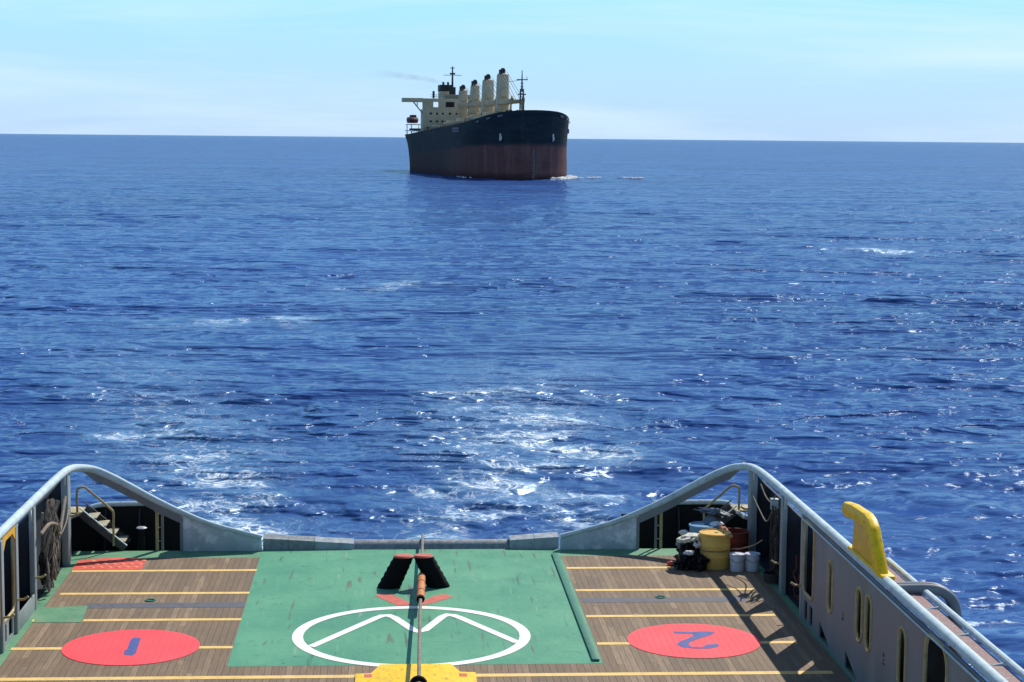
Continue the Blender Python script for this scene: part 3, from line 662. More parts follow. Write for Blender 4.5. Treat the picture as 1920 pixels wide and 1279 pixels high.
# ------------------------------------------------------------------ stairs, hand rails, yellow posts
def stair(mir, off, label):
    fx = (lambda x: x) if not mir else (lambda x: 1.0 - x + off)
    T = thing('steel_stair', (fx(-6.2), 41.6, 0), label, 'stair', 'stairs to the quarter platforms')
    for y in (41.56, 42.22):
        m = MB(); m.bar((fx(-5.80), y, .02), (fx(-6.74), y, .80), .035, .14, bev=.004); st = m.build('stringer', MAT['brown_steel'], T)
        m = MB(); m.bar((fx(-5.75), y, .098), (fx(-6.76), y, .938), .05, .018); m.build('edge_strip', MAT['rail'] if y < 42 else MAT['dark'], st)  # far strip coloured dark in place of the shade behind the stair
    for k in range(4):
        f = (k + .7) / 4.6; x = -5.80 - .94 * f; z = .04 + .80 * f
        m = MB(); m.box(*sorted((fx(x - .08), fx(x + .15))), 41.58, 42.20, z, z + .025, .004); m.build('tread', MAT['tread'], T)
    m = MB(); m.box(*sorted((fx(-6.72), fx(-7.2))), 41.52, 42.2, .80, .84, .005); m.build('landing', MAT['tan'], T)
    m = MB(); m.tube(catmull([(fx(-6.03), 41.52, .10), (fx(-6.03), 41.52, .60), (fx(-6.03), 41.52, .82), (fx(-6.10), 41.52, .93), (fx(-6.55), 41.52, 1.33), (fx(-6.64), 41.52, 1.39), (fx(-6.74), 41.52, 1.38), (fx(-6.80), 41.52, 1.30), (fx(-6.80), 41.52, .84)], 6), .026, 10)
    m.build('handrail', MAT['tan'], T)
stair(False, 0, 'steel stair with yellow handrail, not behind any drums')
stair(True, -.12, 'steel stair mostly hidden behind the blue and yellow drums')
for x, dx, lab in ((-5.09, .11, 'yellow-capped post near the steel stair with open treads'), (5.95, -.11, 'yellow-capped post near the black bags and drums')):
    T = thing('yellow_post', (x, 41.5, 0), lab, 'post', 'yellow-capped posts')
    m = MB(); m.tube([(x, 41.5, 0), (x, 41.5, .88)], .035, 10); m.build('pole', MAT['tan'], T)
    m = MB(); m.lathe([(0, .10), (.035, .095), (.052, .06), (.052, -.06), (0, -.06)], (x, 41.5, .93), 14); m.build('cap', MAT['bright_yellow'], T)
    m = MB(); m.tube([(x + dx, 41.56, 0), (x + dx, 41.56, .86)], .03, 8)
    for z in (.2, .5, .8): m.tube([(x, 41.5, z), (x + dx, 41.56, z)], .013, 6)
    m.build('ladder_side', MAT['grey'], T)

# ------------------------------------------------------------------ yellow horn on the rail
T = thing('fairlead_horn', (7.8, 30.5, 2.05), 'bent yellow steel horn rising from the bulwark rail', 'fairlead horn')
m = MB(); m.prism([(29.42, 2.08), (29.86, 2.08), (30.5, 2.70), (31.3, 2.66), (31.98, 2.60), (32.14, 2.66), (32.17, 2.76), (32.06, 2.85), (31.5, 2.91), (30.6, 2.94), (30.32, 2.90), (30.12, 2.80)], 'x', 7.72, 7.90, .055); m.build('flange', MAT['bright_yellow'], T)
m = MB(); m.prism([(29.8, 2.08), (31.55, 2.08), (31.42, 2.68), (30.4, 2.70)], 'x', 7.78, 7.83, .008); m.build('web', MAT['yellow'], T)
m = MB(); m.box(7.74, 7.95, 29.35, 31.65, 2.10, 2.165, .01); m.build('base', MAT['bright_yellow'], T)

# ------------------------------------------------------------------ towing gear
for (bx, by), (tx, ty), lab in (((-.05, 37.92), (.245, 37.98), 'left of the two leaning black tow pins, shadow on its left'), ((.95, 37.96), (.645, 38.0), 'right of the two leaning black tow pins, beside the orange sleeve')):
    T = thing('tow_pin', (bx, by, 0), lab, 'tow pin', 'leaning tow pins')
    m = MB(); n = 28; rings = []
    for k in range(12):
        f = k / 11; z = .008 + .60 * f; c = Vector((bx + (tx - bx) * f, by + (ty - by) * f, z)); rr = .235 - .035 * f
        rings.append([m.bm.verts.new(c + Vector((math.cos(2 * math.pi * q / n), math.sin(2 * math.pi * q / n) * .85, 0)) * (rr + (.008 if k % 2 else -.004) + random.uniform(-.006, .006))) for q in range(n)])
    for A, B in zip(rings, rings[1:]):
        for q in range(n): m.bm.faces.new((A[q], A[(q + 1) % n], B[(q + 1) % n], B[q]))
    m.bm.faces.new(rings[0][::-1]); m.bm.faces.new(rings[-1]); m.build('pin_body', MAT['rubber'], T)
    m = MB(); m.lathe([(0, .045), (.17, .04), (.20, .015), (.20, 0), (0, 0)], (tx, ty, .606), 28)
    for v in m.bm.verts: v.co.y = ty + (v.co.y - ty) * .85
    m.build('cap', MAT['salmon'], T)
wp = []
for px, py, z in ((784.5, 1292, .47), (785, 1270, .44), (786, 1200, .37), (787.5, 1137, .31), (790, 1080, .25), (792.5, 1020, .17)):
    a = zpt(px, py, z); wp.append((a[0], a[1], z))
wp[-1] = (wp[-1][0], 41.78, .205)
wp += [(wp[-1][0] + .012, 42.1, .12), (wp[-1][0] + .03, 42.6, -.15), (wp[-1][0] + .12, 46.5, -2.2)]
wp = [(wp[0][0], 24.0, .78)] + wp
wpts = catmull(wp, 8)
mw, t, b = newmat('stranded_wire')
se = N(t, 'ShaderNodeSeparateXYZ'); t.links.new(mapping(t), se.inputs[0])
lay = math_(t, 'SINE', math_(t, 'ADD', math_(t, 'MULTIPLY', se.outputs[1], 60.0), math_(t, 'MULTIPLY', se.outputs[0], 90.0)))
gz = noise(t, mapping(t, (3, 1, 3)), 2.0, 5, .6)
wc = mixc(t, ramp(t, lay, -.6, .6), (.15, .13, .11), (.27, .24, .20)); wc = mixc(t, ramp(t, gz, .45, .65, 0, .7), wc, (.14, .10, .07))
t.links.new(wc, b.inputs['Base Color']); b.inputs['Roughness'].default_value = .55; bump(t, b, lay, .6, .01); MAT['wire'] = mw
m = MB(); m.tube(wpts, .033, 10); tag(m.build('tow_wire', MAT['wire']), 'long tow wire running aft over the stern roller', 'tow wire')
def on_wire(y):
    for p, q in zip(wpts, wpts[1:]):
        if p.y <= y <= q.y: return p + (q - p) * ((y - p.y) / (q.y - p.y))
T = thing('chafing_sleeve', on_wire(37), 'orange sleeve around the tow wire in front of the tow pins', 'sleeve')
m = MB(); m.tube([on_wire(y) for y in np.linspace(35.75, 37.75, 9)], [.082, .078, .08, .077, .08, .078, .081, .078, .082], 18); m.build('hose', MAT['orange'], T)
for y, w_, r_ in ((35.72, .06, .074), (37.78, .06, .074), (36.3, .012, .085), (37.1, .012, .085)):
    m = MB(); m.tube([on_wire(y - w_), on_wire(y + w_)], r_, 18); m.build('binding', MAT['rubber'], T)
T = thing('wire_guide', (on_wire(29.45).x, 29.45, .02), 'black round wire guide on the yellow plate', 'wire guide')
c = on_wire(29.45)
m = MB(); m.lathe([(.16, .04), (.16, .25), (.10, .32), (.10, .45)], (c.x, 29.45, 0), 20); m.build('pedestal', MAT['black'], T)
m = MB(); m.tube([(c.x + .10 * math.cos(a * math.pi / 12), 29.45, c.z + .10 * math.sin(a * math.pi / 12)) for a in range(24)], .045, 10, closed=True); m.build('ring', MAT['rubber'], T)

# ------------------------------------------------------------------ drums, pails and bags in the corner
def drum(x, y, r, h, mat, label, lidmat):
    T = thing('drum', (x, y, 0.005), label, 'drum', 'drums in the deck corner')
    prof = [(0, 0), (r * .97, 0), (r, .015)]
    for f in (.34, .66): prof += [(r, h * f - .03), (r * 1.025, h * f - .012), (r * 1.025, h * f + .012), (r, h * f + .03)]
    prof += [(r, h - .03), (r * .99, h - .01)]
    m = MB(); m.lathe(prof, (x, y, .005), 40); m.build('barrel', mat, T)
    m = MB(); m.lathe([(r * 1.0, h - .04), (r * 1.05, h - .03), (r * 1.05, h + .0), (r * 1.0, h + .012), (r * .94, h + .012), (r * .92, h - .006), (0, h - .004)], (x, y, .005), 40); lid = m.build('lid', lidmat, T)
    for q_, dx_, dy_ in ((.045, .1, 0), (.022, .6, .2)):
        m = MB(); m.lathe([(q_, h - .004), (q_, h + .01), (0, h + .012)], (x + r * dx_, y + r * dy_, .005), 14); m.build('bung', MAT['tan'] if lidmat is MAT['drum_yellow'] else MAT['dark'], lid)
    m = MB(); m.box(x + r * .80, x + r * 1.02, y - r * .82, y - r * .66, h - .05, h + .0, .008); m.build('clamp', MAT['tan'], T)
drum(6.83, 39.60, .325, .74, MAT['drum_yellow'], 'yellow steel drum with closed lid beside the white pails', MAT['drum_yellow'])
drum(6.74, 40.42, .325, .74, MAT['drum_blue'], 'blue-topped drum directly behind the yellow drum', MAT['drum_blue'])
T = thing('drum', (7.36, 40.2, .005), 'rust-red open drum behind the two white pails', 'drum', 'drums in the deck corner')
m = MB(); m.lathe([(0, 0), (.29, 0), (.30, .02), (.30, .2), (.308, .22), (.30, .24), (.30, .42), (.308, .44), (.30, .46), (.30, .62), (.315, .63), (.315, .65), (.285, .65), (.285, .3), (0, .3)], (7.36, 40.2, .005), 36); m.build('barrel', MAT['maroon'], T)
for x, y, lab in ((7.245, 39.22, 'white pail touching the yellow drum'), (7.57, 39.24, 'white pail nearest the bulwark posts')):
    T = thing('pail', (x, y, .005), lab, 'pail', 'white pails')
    m = MB(); m.lathe([(0, 0), (.135, 0), (.140, .01), (.152, .26), (.160, .265), (.160, .285), (.153, .29), (.156, .35)], (x, y, .005), 32); m.build('bucket', MAT['pail'], T)
    m = MB(); m.lathe([(.150, .335), (.166, .335), (.166, .362), (.158, .37), (.150, .36), (0, .358)], (x, y, .005), 32); m.build('lid', MAT['pail'], T)
    m = MB(); m.tube([(x + .158 * math.cos(a), y + .158 * math.sin(a) - .012, .275 - .06 * math.sin((a - 3.4) / 2.4 * math.pi) if 3.4 < a < 5.8 else .275) for a in np.linspace(3.4, 5.8, 12)], .006, 6); m.build('handle', MAT['steel'], T)
bags = [((6.16, 39.40, .17), (.20, .22, .19), 'slumped black plastic bag nearest the deck stripe', 3), ((6.46, 39.34, .15), (.17, .20, .17), 'black plastic bag against the yellow drum foot', 5), ((6.34, 39.75, .30), (.24, .26, .30), 'tall black plastic bag under the cream canvas', 8)]
for c, r, lab, sd in bags:
    m = MB(); m.blob(c, r, sd, .55, 4, 2.4)
    for v in m.bm.verts: v.co.z = max(.007, v.co.z)
    tag(m.build('rubbish_bag', MAT['bag'], angle=60), lab, 'bag', 'black rubbish bags')
m = MB(); m.blob((6.30, 39.72, .60), (.25, .24, .085), 12, .35, 4, 2.0)
for v in m.bm.verts: v.co.z += (v.co.x - 6.3) * .18
tag(m.build('canvas_bundle', MAT['canvas'], angle=60), 'cream canvas bundle lying on the black bags', 'canvas')
for c, r, sd, lab in (((6.44, 39.52, .50), (.09, .06, .06), 21, 'small white rag on the right below the cream canvas'), ((6.22, 39.28, .38), (.10, .06, .05), 25, 'crumpled white rag lying on the front black bag'), ((6.30, 40.5, .56), (.10, .06, .05), 28, 'pale rag in the dark behind the cream canvas')):
    m = MB(); m.blob(c, r, sd, .6, 3, 2.6); tag(m.build('rag', MAT['cloth_white'], angle=70), lab, 'rag', 'white rags')
m = MB(); m.blob((6.22, 39.9, .42), (.17, .12, .10), 31, .3, 3, 2); tag(m.build('grey_sack', MAT['tarp'], angle=70), 'grey sack squeezed between the black bag and cream canvas', 'sack')
m = MB(); m.blob((6.98, 40.33, .77), (.13, .12, .06), 33, .5, 3, 2.4); tag(m.build('white_bag', MAT['cloth_white'], angle=70), 'white plastic bag on the edge of the blue drum', 'bag')
m = MB(); m.blob((7.10, 40.16, .68), (.10, .10, .07), 35, .5, 3, 2.4); tag(m.build('orange_rag', MAT['cloth_pink'], angle=70), 'orange rag between the yellow and rust-red drums', 'rag')
m = MB(); m.blob((7.02, 40.85, .95), (.34, .22, .055), 37, .5, 4, 2.2)
for v in m.bm.verts: v.co.z -= (v.co.x - 7.0) * .12 + .15 * max(0, (v.co.x - 7.1)) ** 1
tag(m.build('tarpaulin', MAT['tarp'], angle=70), 'grey crumpled tarpaulin heaped behind the drums', 'tarpaulin')
m = MB(); m.blob((7.0, 40.85, .46), (.28, .18, .46), 39, .2, 3, 2)
for v in m.bm.verts: v.co.z = max(.007, v.co.z)
tag(m.build('dark_bundle', MAT['tarp'], angle=70), 'dark bundle underneath the crumpled tarpaulin', 'bundle')
for c, lab in (((7.52, 40.75, .95), 'upper white float by the corner post'), ((7.63, 40.6, .88), 'lower white float by the corner post')):
    m = MB(); m.blob(c, (.05, .05, .045), 41, .1, 2); m.tube([(c[0], c[1], c[2]), (c[0] + .15, c[1], c[2] + .3)], .008, 6)
    tag(m.build('float', MAT['cloth_white'], angle=70), lab, 'float', 'white floats')
m = MB(); m.blob((5.93, 39.75, .05), (.10, .06, .05), 44, .3, 3); tag(m.build('red_rag', MAT['red_skid'], angle=70), 'red rag on the planks beside the black bags', 'rag')
# lashing line from a post to the yellow drum
m = MB(); m.tube(catmull([(7.70, 38.9, .72), (7.55, 39.05, .58), (7.3, 39.25, .47), (7.13, 39.45, .42), (6.95, 39.27, .40), (6.6, 39.33, .40), (6.48, 39.6, .40)], 8), .012, 8)
tag(m.build('lashing_line', MAT['rope']), 'thin grey line tied round the yellow drum', 'rope')
# gear hanging in the starboard bay
def strands(name, x, y, z0, z1, n, wy, mat, label, cat, group=None, out=.12, r=(.012, .025)):
    m = MB()
    for k in range(n):
        yy = y + random.uniform(-wy, wy); xx = x + random.uniform(-out, out); za = z1 + random.uniform(-.15, .05); zb = z0 + random.uniform(0, .35)
        pts = [(xx + random.uniform(-.03, .03), yy + random.uniform(-.05, .05) * q, za + (zb - za) * q / 6) for q in range(7)]
        if k % 2: pts += [(xx + .05, yy + .05, zb - .03), (xx + .03, yy + .09, zb + .1), (xx + .0, yy + .10, za - .2)]
        m.tube(catmull(pts, 4), random.uniform(*r), 7)
    return tag(m.build(name, mat, angle=70), label, cat, group)
strands('hose_bundle', 7.86, 38.0, .10, 1.55, 12, .22, MAT['rope_dark'], 'dark hoses hanging between the corner post and next post', 'hoses')
m = MB()
for k in range(5): m.tube([(7.80 + .16 * math.cos(a) * (1 + k * .05), 38.2 + .22 * math.sin(a), .035 + k * .035) for a in np.linspace(0, 6.1, 16)], .02, 7)
tag(m.build('rope_coil', MAT['rope_dark']), 'dark rope coil at the foot of the hanging hoses', 'rope')
m = MB(); m.box(7.78, 7.92, 38.4, 38.55, 1.45, 1.66, .015); m.box(7.77, 7.93, 38.39, 38.56, 1.66, 1.68, .004); tag(m.build('lamp_box', MAT['bare']), 'small pale box on the bulwark above the dark hoses', 'box')
m = MB(); m.tube(catmull([(7.74, 40.4, 1.45), (7.78, 39.7, 1.22), (7.80, 39.0, 1.10), (7.82, 38.5, 1.42)], 8), .014, 7); tag(m.build('slack_line', MAT['rope']), 'slack line from the corner post to the pale box', 'rope')
m = MB(); m.tube(catmull([(7.78, 39.6, 1.78), (7.80, 39.1, 1.60), (7.82, 38.6, 1.58), (7.82, 38.2, 1.80)], 8), .014, 7); tag(m.build('hanging_loop', MAT['rope']), 'short rope loop hanging just under the pale rail', 'rope')
strands('red_hose', 7.95, 36.3, .05, .95, 5, .12, MAT['maroon'], 'red-brown hose hanging by the yellow-edged slot', 'hose')
# rope and net bundle hanging in the port bay
T = thing('rope_bundle', (-6.8, 37.6, .1), 'brown rope and netting bundle hanging between bulwark posts', 'rope bundle')
m = MB(); m.blob((-6.74, 37.75, 1.15), (.13, .30, .52), 51, .35, 4, 2.2); m.blob((-6.74, 38.0, 1.62), (.10, .34, .16), 52, .4, 3, 2.4); m.blob((-6.76, 37.7, .55), (.14, .42, .42), 53, .4, 4, 2.6)
m.build('net', MAT['rope_dark'], T, 70)
m = MB()
for k in range(46):
    y0 = 37.7 + random.uniform(-.42, .40); y1 = y0 + random.uniform(-.28, .30); za = random.uniform(1.2, 1.78); zb = random.uniform(.12, .6)
    x0 = -6.62 - random.uniform(0, .16)
    pts = [(x0 + .05 * math.sin(q * 1.3 + k), y0 + (y1 - y0) * q / 6 + .05 * math.sin(q * 2 + k), za + (zb - za) * q / 6) for q in range(7)]
    m.tube(catmull(pts, 4), random.uniform(.012, .032), 7)
m.build('rope_strand', MAT['rope'], T, 70)
m = MB(); m.tube(catmull([(-6.66, 36.45, 1.42), (-6.60, 37.0, 1.50), (-6.58, 37.7, 1.34), (-6.60, 38.1, 1.1), (-6.66, 39.2, 1.62)], 8), .035, 8); m.tube(catmull([(-6.64, 38.3, .95), (-6.62, 39.0, 1.12), (-6.72, 39.9, 1.22)], 6), .015, 7); m.build('lashing', MAT['rope'], T)

# ------------------------------------------------------------------ the cargo ship astern
SH = R_(8.0)
o_ = zpt(1000, 337, SEA); SO = Vector((o_[0], o_[1], 0))
def SW(s, t, z): return Vector((SO.x - s * math.sin(SH) - t * math.cos(SH), SO.y + s * math.cos(SH) - t * math.sin(SH), z))
ship = bpy.data.objects.new('cargo_ship', None); COL.objects.link(ship)
ship.location = (SO.x, SO.y, 0)
# local axes of the ship: x aft, y to starboard, z up
ship.rotation_euler = (0, 0, math.pi / 2 + SH)
WLOC[ship.name] = Vector((0, 0, 0))
tag(ship, 'dark bulk cargo ship with red bottom and beige deck cranes', 'cargo ship')
def hull_mat():
    m, t, b = newmat('ship_hull_paint')
    co = N(t, 'ShaderNodeTexCoord'); sep = N(t, 'ShaderNodeSeparateXYZ'); t.links.new(co.outputs['Object'], sep.inputs[0])
    n1 = noise(t, mapping(t, (.12, .12, .5)), 1.0, 6, .65); n2 = noise(t, mapping(t, (.5, .5, .06)), 1.0, 6, .65)
    lim = math_(t, 'ADD', math_(t, 'MULTIPLY', sep.outputs[0], -.036), 7.4)
    d = math_(t, 'SUBTRACT', math_(t, 'ADD', sep.outputs[2], math_(t, 'MULTIPLY', math_(t, 'SUBTRACT', n1, .5), 3.2)), lim)
    red = mixc(t, ramp(t, n1, .3, .7), (.105, .050, .051), (.165, .078, .073)); red = mixc(t, ramp(t, n2, .5, .75, 0, .5), red, (.30, .16, .14))
    blk = mixc(t, ramp(t, n1, .3, .7), (.014, .022, .029), (.028, .040, .048)); blk = mixc(t, ramp(t, n2, .56, .76, 0, .45), blk, (.06, .065, .065))  # black lifted towards blue, haze put into the paint
    aft = ramp(t, math_(t, 'ADD', sep.outputs[0], math_(t, 'MULTIPLY', n1, 40.0)), 26, 75, 0, .88); red = mixc(t, aft, red, (.034, .026, .032))   # shade of the hull side painted into the bottom red, darker aft
    col = mixc(t, ramp(t, d, -.5, .5), red, blk)
    wet = ramp(t, math_(t, 'ADD', sep.outputs[2], math_(t, 'MULTIPLY', n1, 1.2)), -.6, 1.0, .8, 0)
    col = mixc(t, wet, col, (.035, .016, .018))
    t.links.new(col, b.inputs['Base Color']); b.inputs['Roughness'].default_value = .7; b.inputs['Specular IOR Level'].default_value = 0.03
    return m
def sheer(s):
    P = [(-2, 16.2), (0, 16.1), (3, 15.8), (6, 15.35), (9, 14.85), (13, 14.2), (18, 13.5), (24, 12.95), (40, 12.35), (80, 11.3), (120, 10.0), (140, 9.8)]
    return float(np.interp(s, [a for a, _ in P], [b for _, b in P]))
HB = 14.2
def hb(s, z):
    st = -max(0, z - 6) * .13
    f = max(0, min(1, (z + 1.5) / 17)); E = 36 - 7 * f ** 1.6; x = max(0, min(1, (s - st) / (E - st)))
    b = HB * (1 - (1 - x) ** (2.0 + .2 * f)) ** .5 + x * 1.5 * math.exp(-((z - .5) / 4.5) ** 2) * max(0, 1 - s / 60)
    if s > 114:
        q = (s - 114) / 24; zz = max(0, min(1, (z + 1.5) / 11)); b *= 1 - q ** 2 * (.10 + .30 * (1 - zz))
    return b
m = MB(); Ss = [0, .15, .5, 1, 1.8, 2.8, 4, 5.5, 7, 9, 11, 13, 15, 16, 17, 18, 19, 20, 22, 24, 27, 32, 40, 55, 70, 85, 100, 114, 120, 126, 131, 135, 138, 141]; nz = 16; G = {}
for sd in (1, -1):
    for i, s0 in enumerate(Ss):
        top = sheer(s0)
        for k in range(nz):
            z = -4 + (top + 4) * k / (nz - 1); st = -max(0, z - 6) * .13
            s = st + (s0 - 0) * (1 - st / 40) if s0 < 40 else s0
            G[sd, i, k] = m.bm.verts.new((s, sd * hb(s0 + st if s0 < 1 else s, z), z))
for sd in (1, -1):
    for i in range(len(Ss) - 1):
        for k in range(nz - 1): m.bm.faces.new((G[sd, i, k], G[sd, i + 1, k], G[sd, i + 1, k + 1], G[sd, i, k + 1]))
for k in range(nz - 1): m.bm.faces.new((G[1, len(Ss) - 1, k], G[-1, len(Ss) - 1, k], G[-1, len(Ss) - 1, k + 1], G[1, len(Ss) - 1, k + 1]))
for i in range(len(Ss) - 1):                                       # weather deck a little below the edge
    q = []
    for sd, j in ((1, i), (1, i + 1), (-1, i + 1), (-1, i)):
        c = G[sd, j, nz - 1].co; q.append(m.bm.verts.new((c.x, c.y * .985, c.z - 1.0)))
    m.bm.faces.new(q)
bmesh.ops.remove_doubles(m.bm, verts=m.bm.verts, dist=.02)
hull = m.build('hull', hull_mat(), ship, 50)
BEI = paint('beige_ship_paint', (.47, .415, .285), .6, .16, (.32, .25, .17), .35, .35)
BEI2 = paint('ochre_ship_paint', (.42, .34, .22), .6, .2, (.26, .17, .11), .5, .5)
SDK = paint('dark_ship_fittings', (.035, .042, .048), .6, .3, (.08, .07, .06), .4, .8)
SWH = paint('white_ship_paint', (.62, .62, .60), .5, .1, (.4, .35, .3), .3, .6)
SGL = paint('dark_window', (.02, .018, .022), .2, .2)
SPL = paint('maroon_ship_paint', (.07, .03, .04), .6, .2)
# forecastle rail and fairleads
m = MB()
for sd in (1, -1):
    for s in np.arange(17.5, 24, .9): m.bar((s, sd * (hb(s, 13) - .3), sheer(s) - .5), (s, sd * (hb(s, 13) - .3), sheer(s) + 1.0), .09, .09, (1, 0, 0))
for s in np.arange(24, 120, 3.2):
    m.bar((s, 13.8, sheer(s) - .6), (s, 13.8, sheer(s) + .9), .10, .10, (1, 0, 0))
m.build('deck_rail', SDK, ship)['kind'] = 'stuff'
FLD = paint('grey_fairlead', (.14, .15, .16), .6, .3)
for sd in (1, -1):
    for s in (3.0, 7.0, 12.0):
        m = MB(); m.bar((s, sd * (hb(s, 15.6) + .03), sheer(s) - 1.1), (s + 1.4, sd * (hb(s + 1.4, 15.6) + .03), sheer(s + 1.4) - 1.1), .12, .45); m.build('fairlead', FLD, ship)
# name on both bows (illegible at this distance): pale blocky characters
SNM = paint('faded_name_paint', (.16, .18, .20), .6, .3)
for sd, s0, z0 in ((1, 30, 11.2), (-1, 13, 11.0)):
    s_c = s0
    for k in range(7):
        wd = random.choice((.9, 1.1, .8)); q = s_c if sd > 0 else s_c + wd
        y0, y1 = sorted((sd * (hb(s_c, z0) - .15), sd * (hb(s_c + wd, z0) + .06)))
        m = MB(); m.prism([(s_c, z0 - .7), (s_c + wd, z0 - .7), (s_c + wd, z0 - .45), (s_c + .28, z0 - .3), (s_c + .28, z0), (s_c + wd, z0 + (.2 if k % 2 else .0)), (s_c + wd, z0 + .5), (s_c, z0 + .5)], 'y', y0, y1); m.build('ship_name_letter', SNM, ship)
        s_c += 1.5
# anchors in their pockets
for sd, s_a in ((1, 4.6), (-1, 1.9)):
    y = sd * (hb(s_a, 8.9) + .1); z = 8.9
    m = MB(); m.box(s_a - .2, s_a + .2, y - .2, y + .22, z, z + 1.2, .05); m.prism([(s_a - .9, z + .35), (s_a - .75, z - .3), (s_a, z - .7), (s_a + .75, z - .3), (s_a + .9, z + .35), (s_a + .4, z + .1), (s_a - .4, z + .1)], 'y', y - .2, y + .22)
    m.build('anchor', SWH, ship)
m = MB(); m.box(-.10, .02, -.22, .22, -1.4, 6.2)
for z in np.arange(-1, 6, .7): m.box(-.14, -.10, .25, .7, z, z + .3)
m.build('draft_mark', paint('faded_draft_mark', (.17, .12, .12), .6, .3), ship)
# hatch covers
for s0 in (24, 45, 66, 87):
    m = MB(); z = sheer(s0 + 8) - .9; m.box(s0, s0 + 15.5, -9.5, 9.5, z, z + 2.0, .1); m.box(s0 - .3, s0 + 15.8, -9.8, 9.8, z + 2.0, z + 2.7, .1)
    for k in range(8): m.box(s0 + 1 + k * 1.9, s0 + 1.3 + k * 1.9, -9.95, 9.95, z + .1, z + 2.0)
    m.build('hatch_cover', BEI2, ship)
# four deck cranes with stowed jibs
for s0, top in ((41.2, 27.2), (62.6, 26.2), (83.2, 25.2), (103.2, 24.2)):
    zd = sheer(s0) - 1
    m = MB(); n = 12
    kf = 1.0 if s0 < 70 else .82
    prof = [(1.75, zd), (1.75, 16.0), (2.15, 16.2), (2.15, 16.8), (2.0, 17.0), (1.7, top - 1.6), (1.6, top - .9), (.9, top - .5), (0, top - .5)]
    prof = [(r_ * kf, z_) for r_, z_ in prof]
    m.lathe(prof, (s0, 0, 0), 16); post = m.build('crane', BEI, ship)
    m = MB(); m.lathe([(.75, top - .5), (.75, top + .2), (.45, top + .8), (0, top + .9)], (s0, 0, 0), 12); m.box(s0 - 1.3, s0 + .2, .2, 1.1, top - 1.0, top + .4, .05); m.build('sheave_head', SDK, post)
    m = MB(); m.box(s0 - 2.6, s0 - 1.2, -.9, .9, 20.2, 22.2, .1); m.build('cab', BEI, post)
    m = MB()
    for y in (-1.5, 1.5):
        m.box(s0 - 19.5, s0 - .5, y - .28, y + .28, 18.2, 19.3, .04)
        m.tube([(s0 - 19.4, y, 19.2), (s0 - 20.4, y, 19.9), (s0 - 21.2, y, 19.4), (s0 - 20.8, y, 18.3), (s0 - 19.4, y, 18.1)], .3, 8)
    for k in range(9): m.box(s0 - 18.5 + k * 2, s0 - 18.2 + k * 2, -1.3, 1.3, 18.4, 18.9)
    m.build('jib', BEI2 if s0 > 50 else SDK if False else BEI2, post)
    m = MB()
    for y in (-1.0, -.4, .4, 1.0): m.tube([(s0 - .6, y, top - .2), (s0 - 20.2, y * 1.4, 19.4)], .07, 5)
    m.build('hoist_wires', SDK, post)['kind'] = 'stuff'
    m = MB(); m.lathe([(2.7, 15.6), (2.7, 15.75), (1.8, 15.75)], (s0, 0, 0), 16)
    m.tube([(s0 + 2.65 * math.cos(a * math.pi / 10), 2.65 * math.sin(a * math.pi / 10), 16.7) for a in range(20)], .06, 6, closed=True); m.build('crane_platform', BEI2, post)
    m = MB(); m.box(s0 - 2.6, s0 + 2.6, -5.2, 5.2, zd, zd + 4.6, .08); m.build('mast_house', BEI, ship)
# jib rests
m = MB()
for s0 in (22.5, 44.2, 64.8, 85): 
    for y in (-1.5, 1.5): m.bar((s0, y, sheer(s0) - 1), (s0, y, 18.3), .4, .4, (1, 0, 0))
m.build('jib_rest', BEI2, ship)
# foremast
m = MB(); zb = 13.6
m.tube([(15.5, -.55, zb), (15.5, -.35, 21.8)], .22, 8); m.tube([(15.5, .55, zb), (15.5, .35, 21.8)], .22, 8); m.tube([(15.5, 0, 21), (15.5, 0, 26.6)], [.3, .1], 8)
for z in np.arange(16, 25, .9): m.box(15.4, 15.6, -.5, .5, z, z + .12)
FMG = paint('grey_mast_paint', (.13, .14, .15), .6, .25)
fm = m.build('foremast', FMG, ship)
m = MB(); m.box(15.2, 15.8, -1.5, 1.4, 24.05, 24.3); m.box(15.0, 16.0, -1.0, 1.0, 20.2, 20.5); m.tube([(15.5, -1.3, 24.3), (15.5, -1.3, 25)], .07, 6); m.build('crosstree', FMG, fm)
m = MB()
for s, y, r in ((12, 1.8, .8), (12.5, 3.6, .6), (13, -1.5, .7), (11, -4.5, .4), (11, 4.8, .4)): m.lathe([(0, 1.7), (r * .6, 1.6), (r, 1.2), (r, 0)], (s, y, 14.6), 10)
m.build('windlass', SDK, ship)
m = MB(); m.tube([(15.5, 0, 24.1), (41, 0, 24.1)], .05, 5); m.build('stay', SDK, ship)
# accommodation block
a0 = 109.5
m = MB(); zb = sheer(110) - 1
m.box(a0, a0 + 4.5, -11.4, 11.4, zb, 17.6, .05); m.box(a0 + 4.4, a0 + 16, -8.5, 7.6, zb, 17.58, .05)
m.box(a0, a0 + 8, -11.4, 4.6, 17.6, 20.9, .05)                      # wheelhouse level
for y0, y1, z0, z1 in ((4.6, 6.35, 17.6, 20.9), (8.15, 11.4, 17.6, 20.9), (6.35, 8.15, 17.6, 18.25), (6.35, 8.15, 19.85, 20.9)): m.box(a0 + .01, a0 + 1.2, y0, y1, z0, z1)
m.box(a0 + 1.0, a0 + 7, -6.5, 4.6, 20.9, 22.2, .05); sup = m.build('superstructure', BEI, ship)
m = MB(); m.box(a0 - .6, a0 + 3.2, 11.4, 17.6, 19.75, 21.0, .05); m.box(a0 - .6, a0 + 3.2, -17.6, -11.4, 19.75, 21.0, .05)
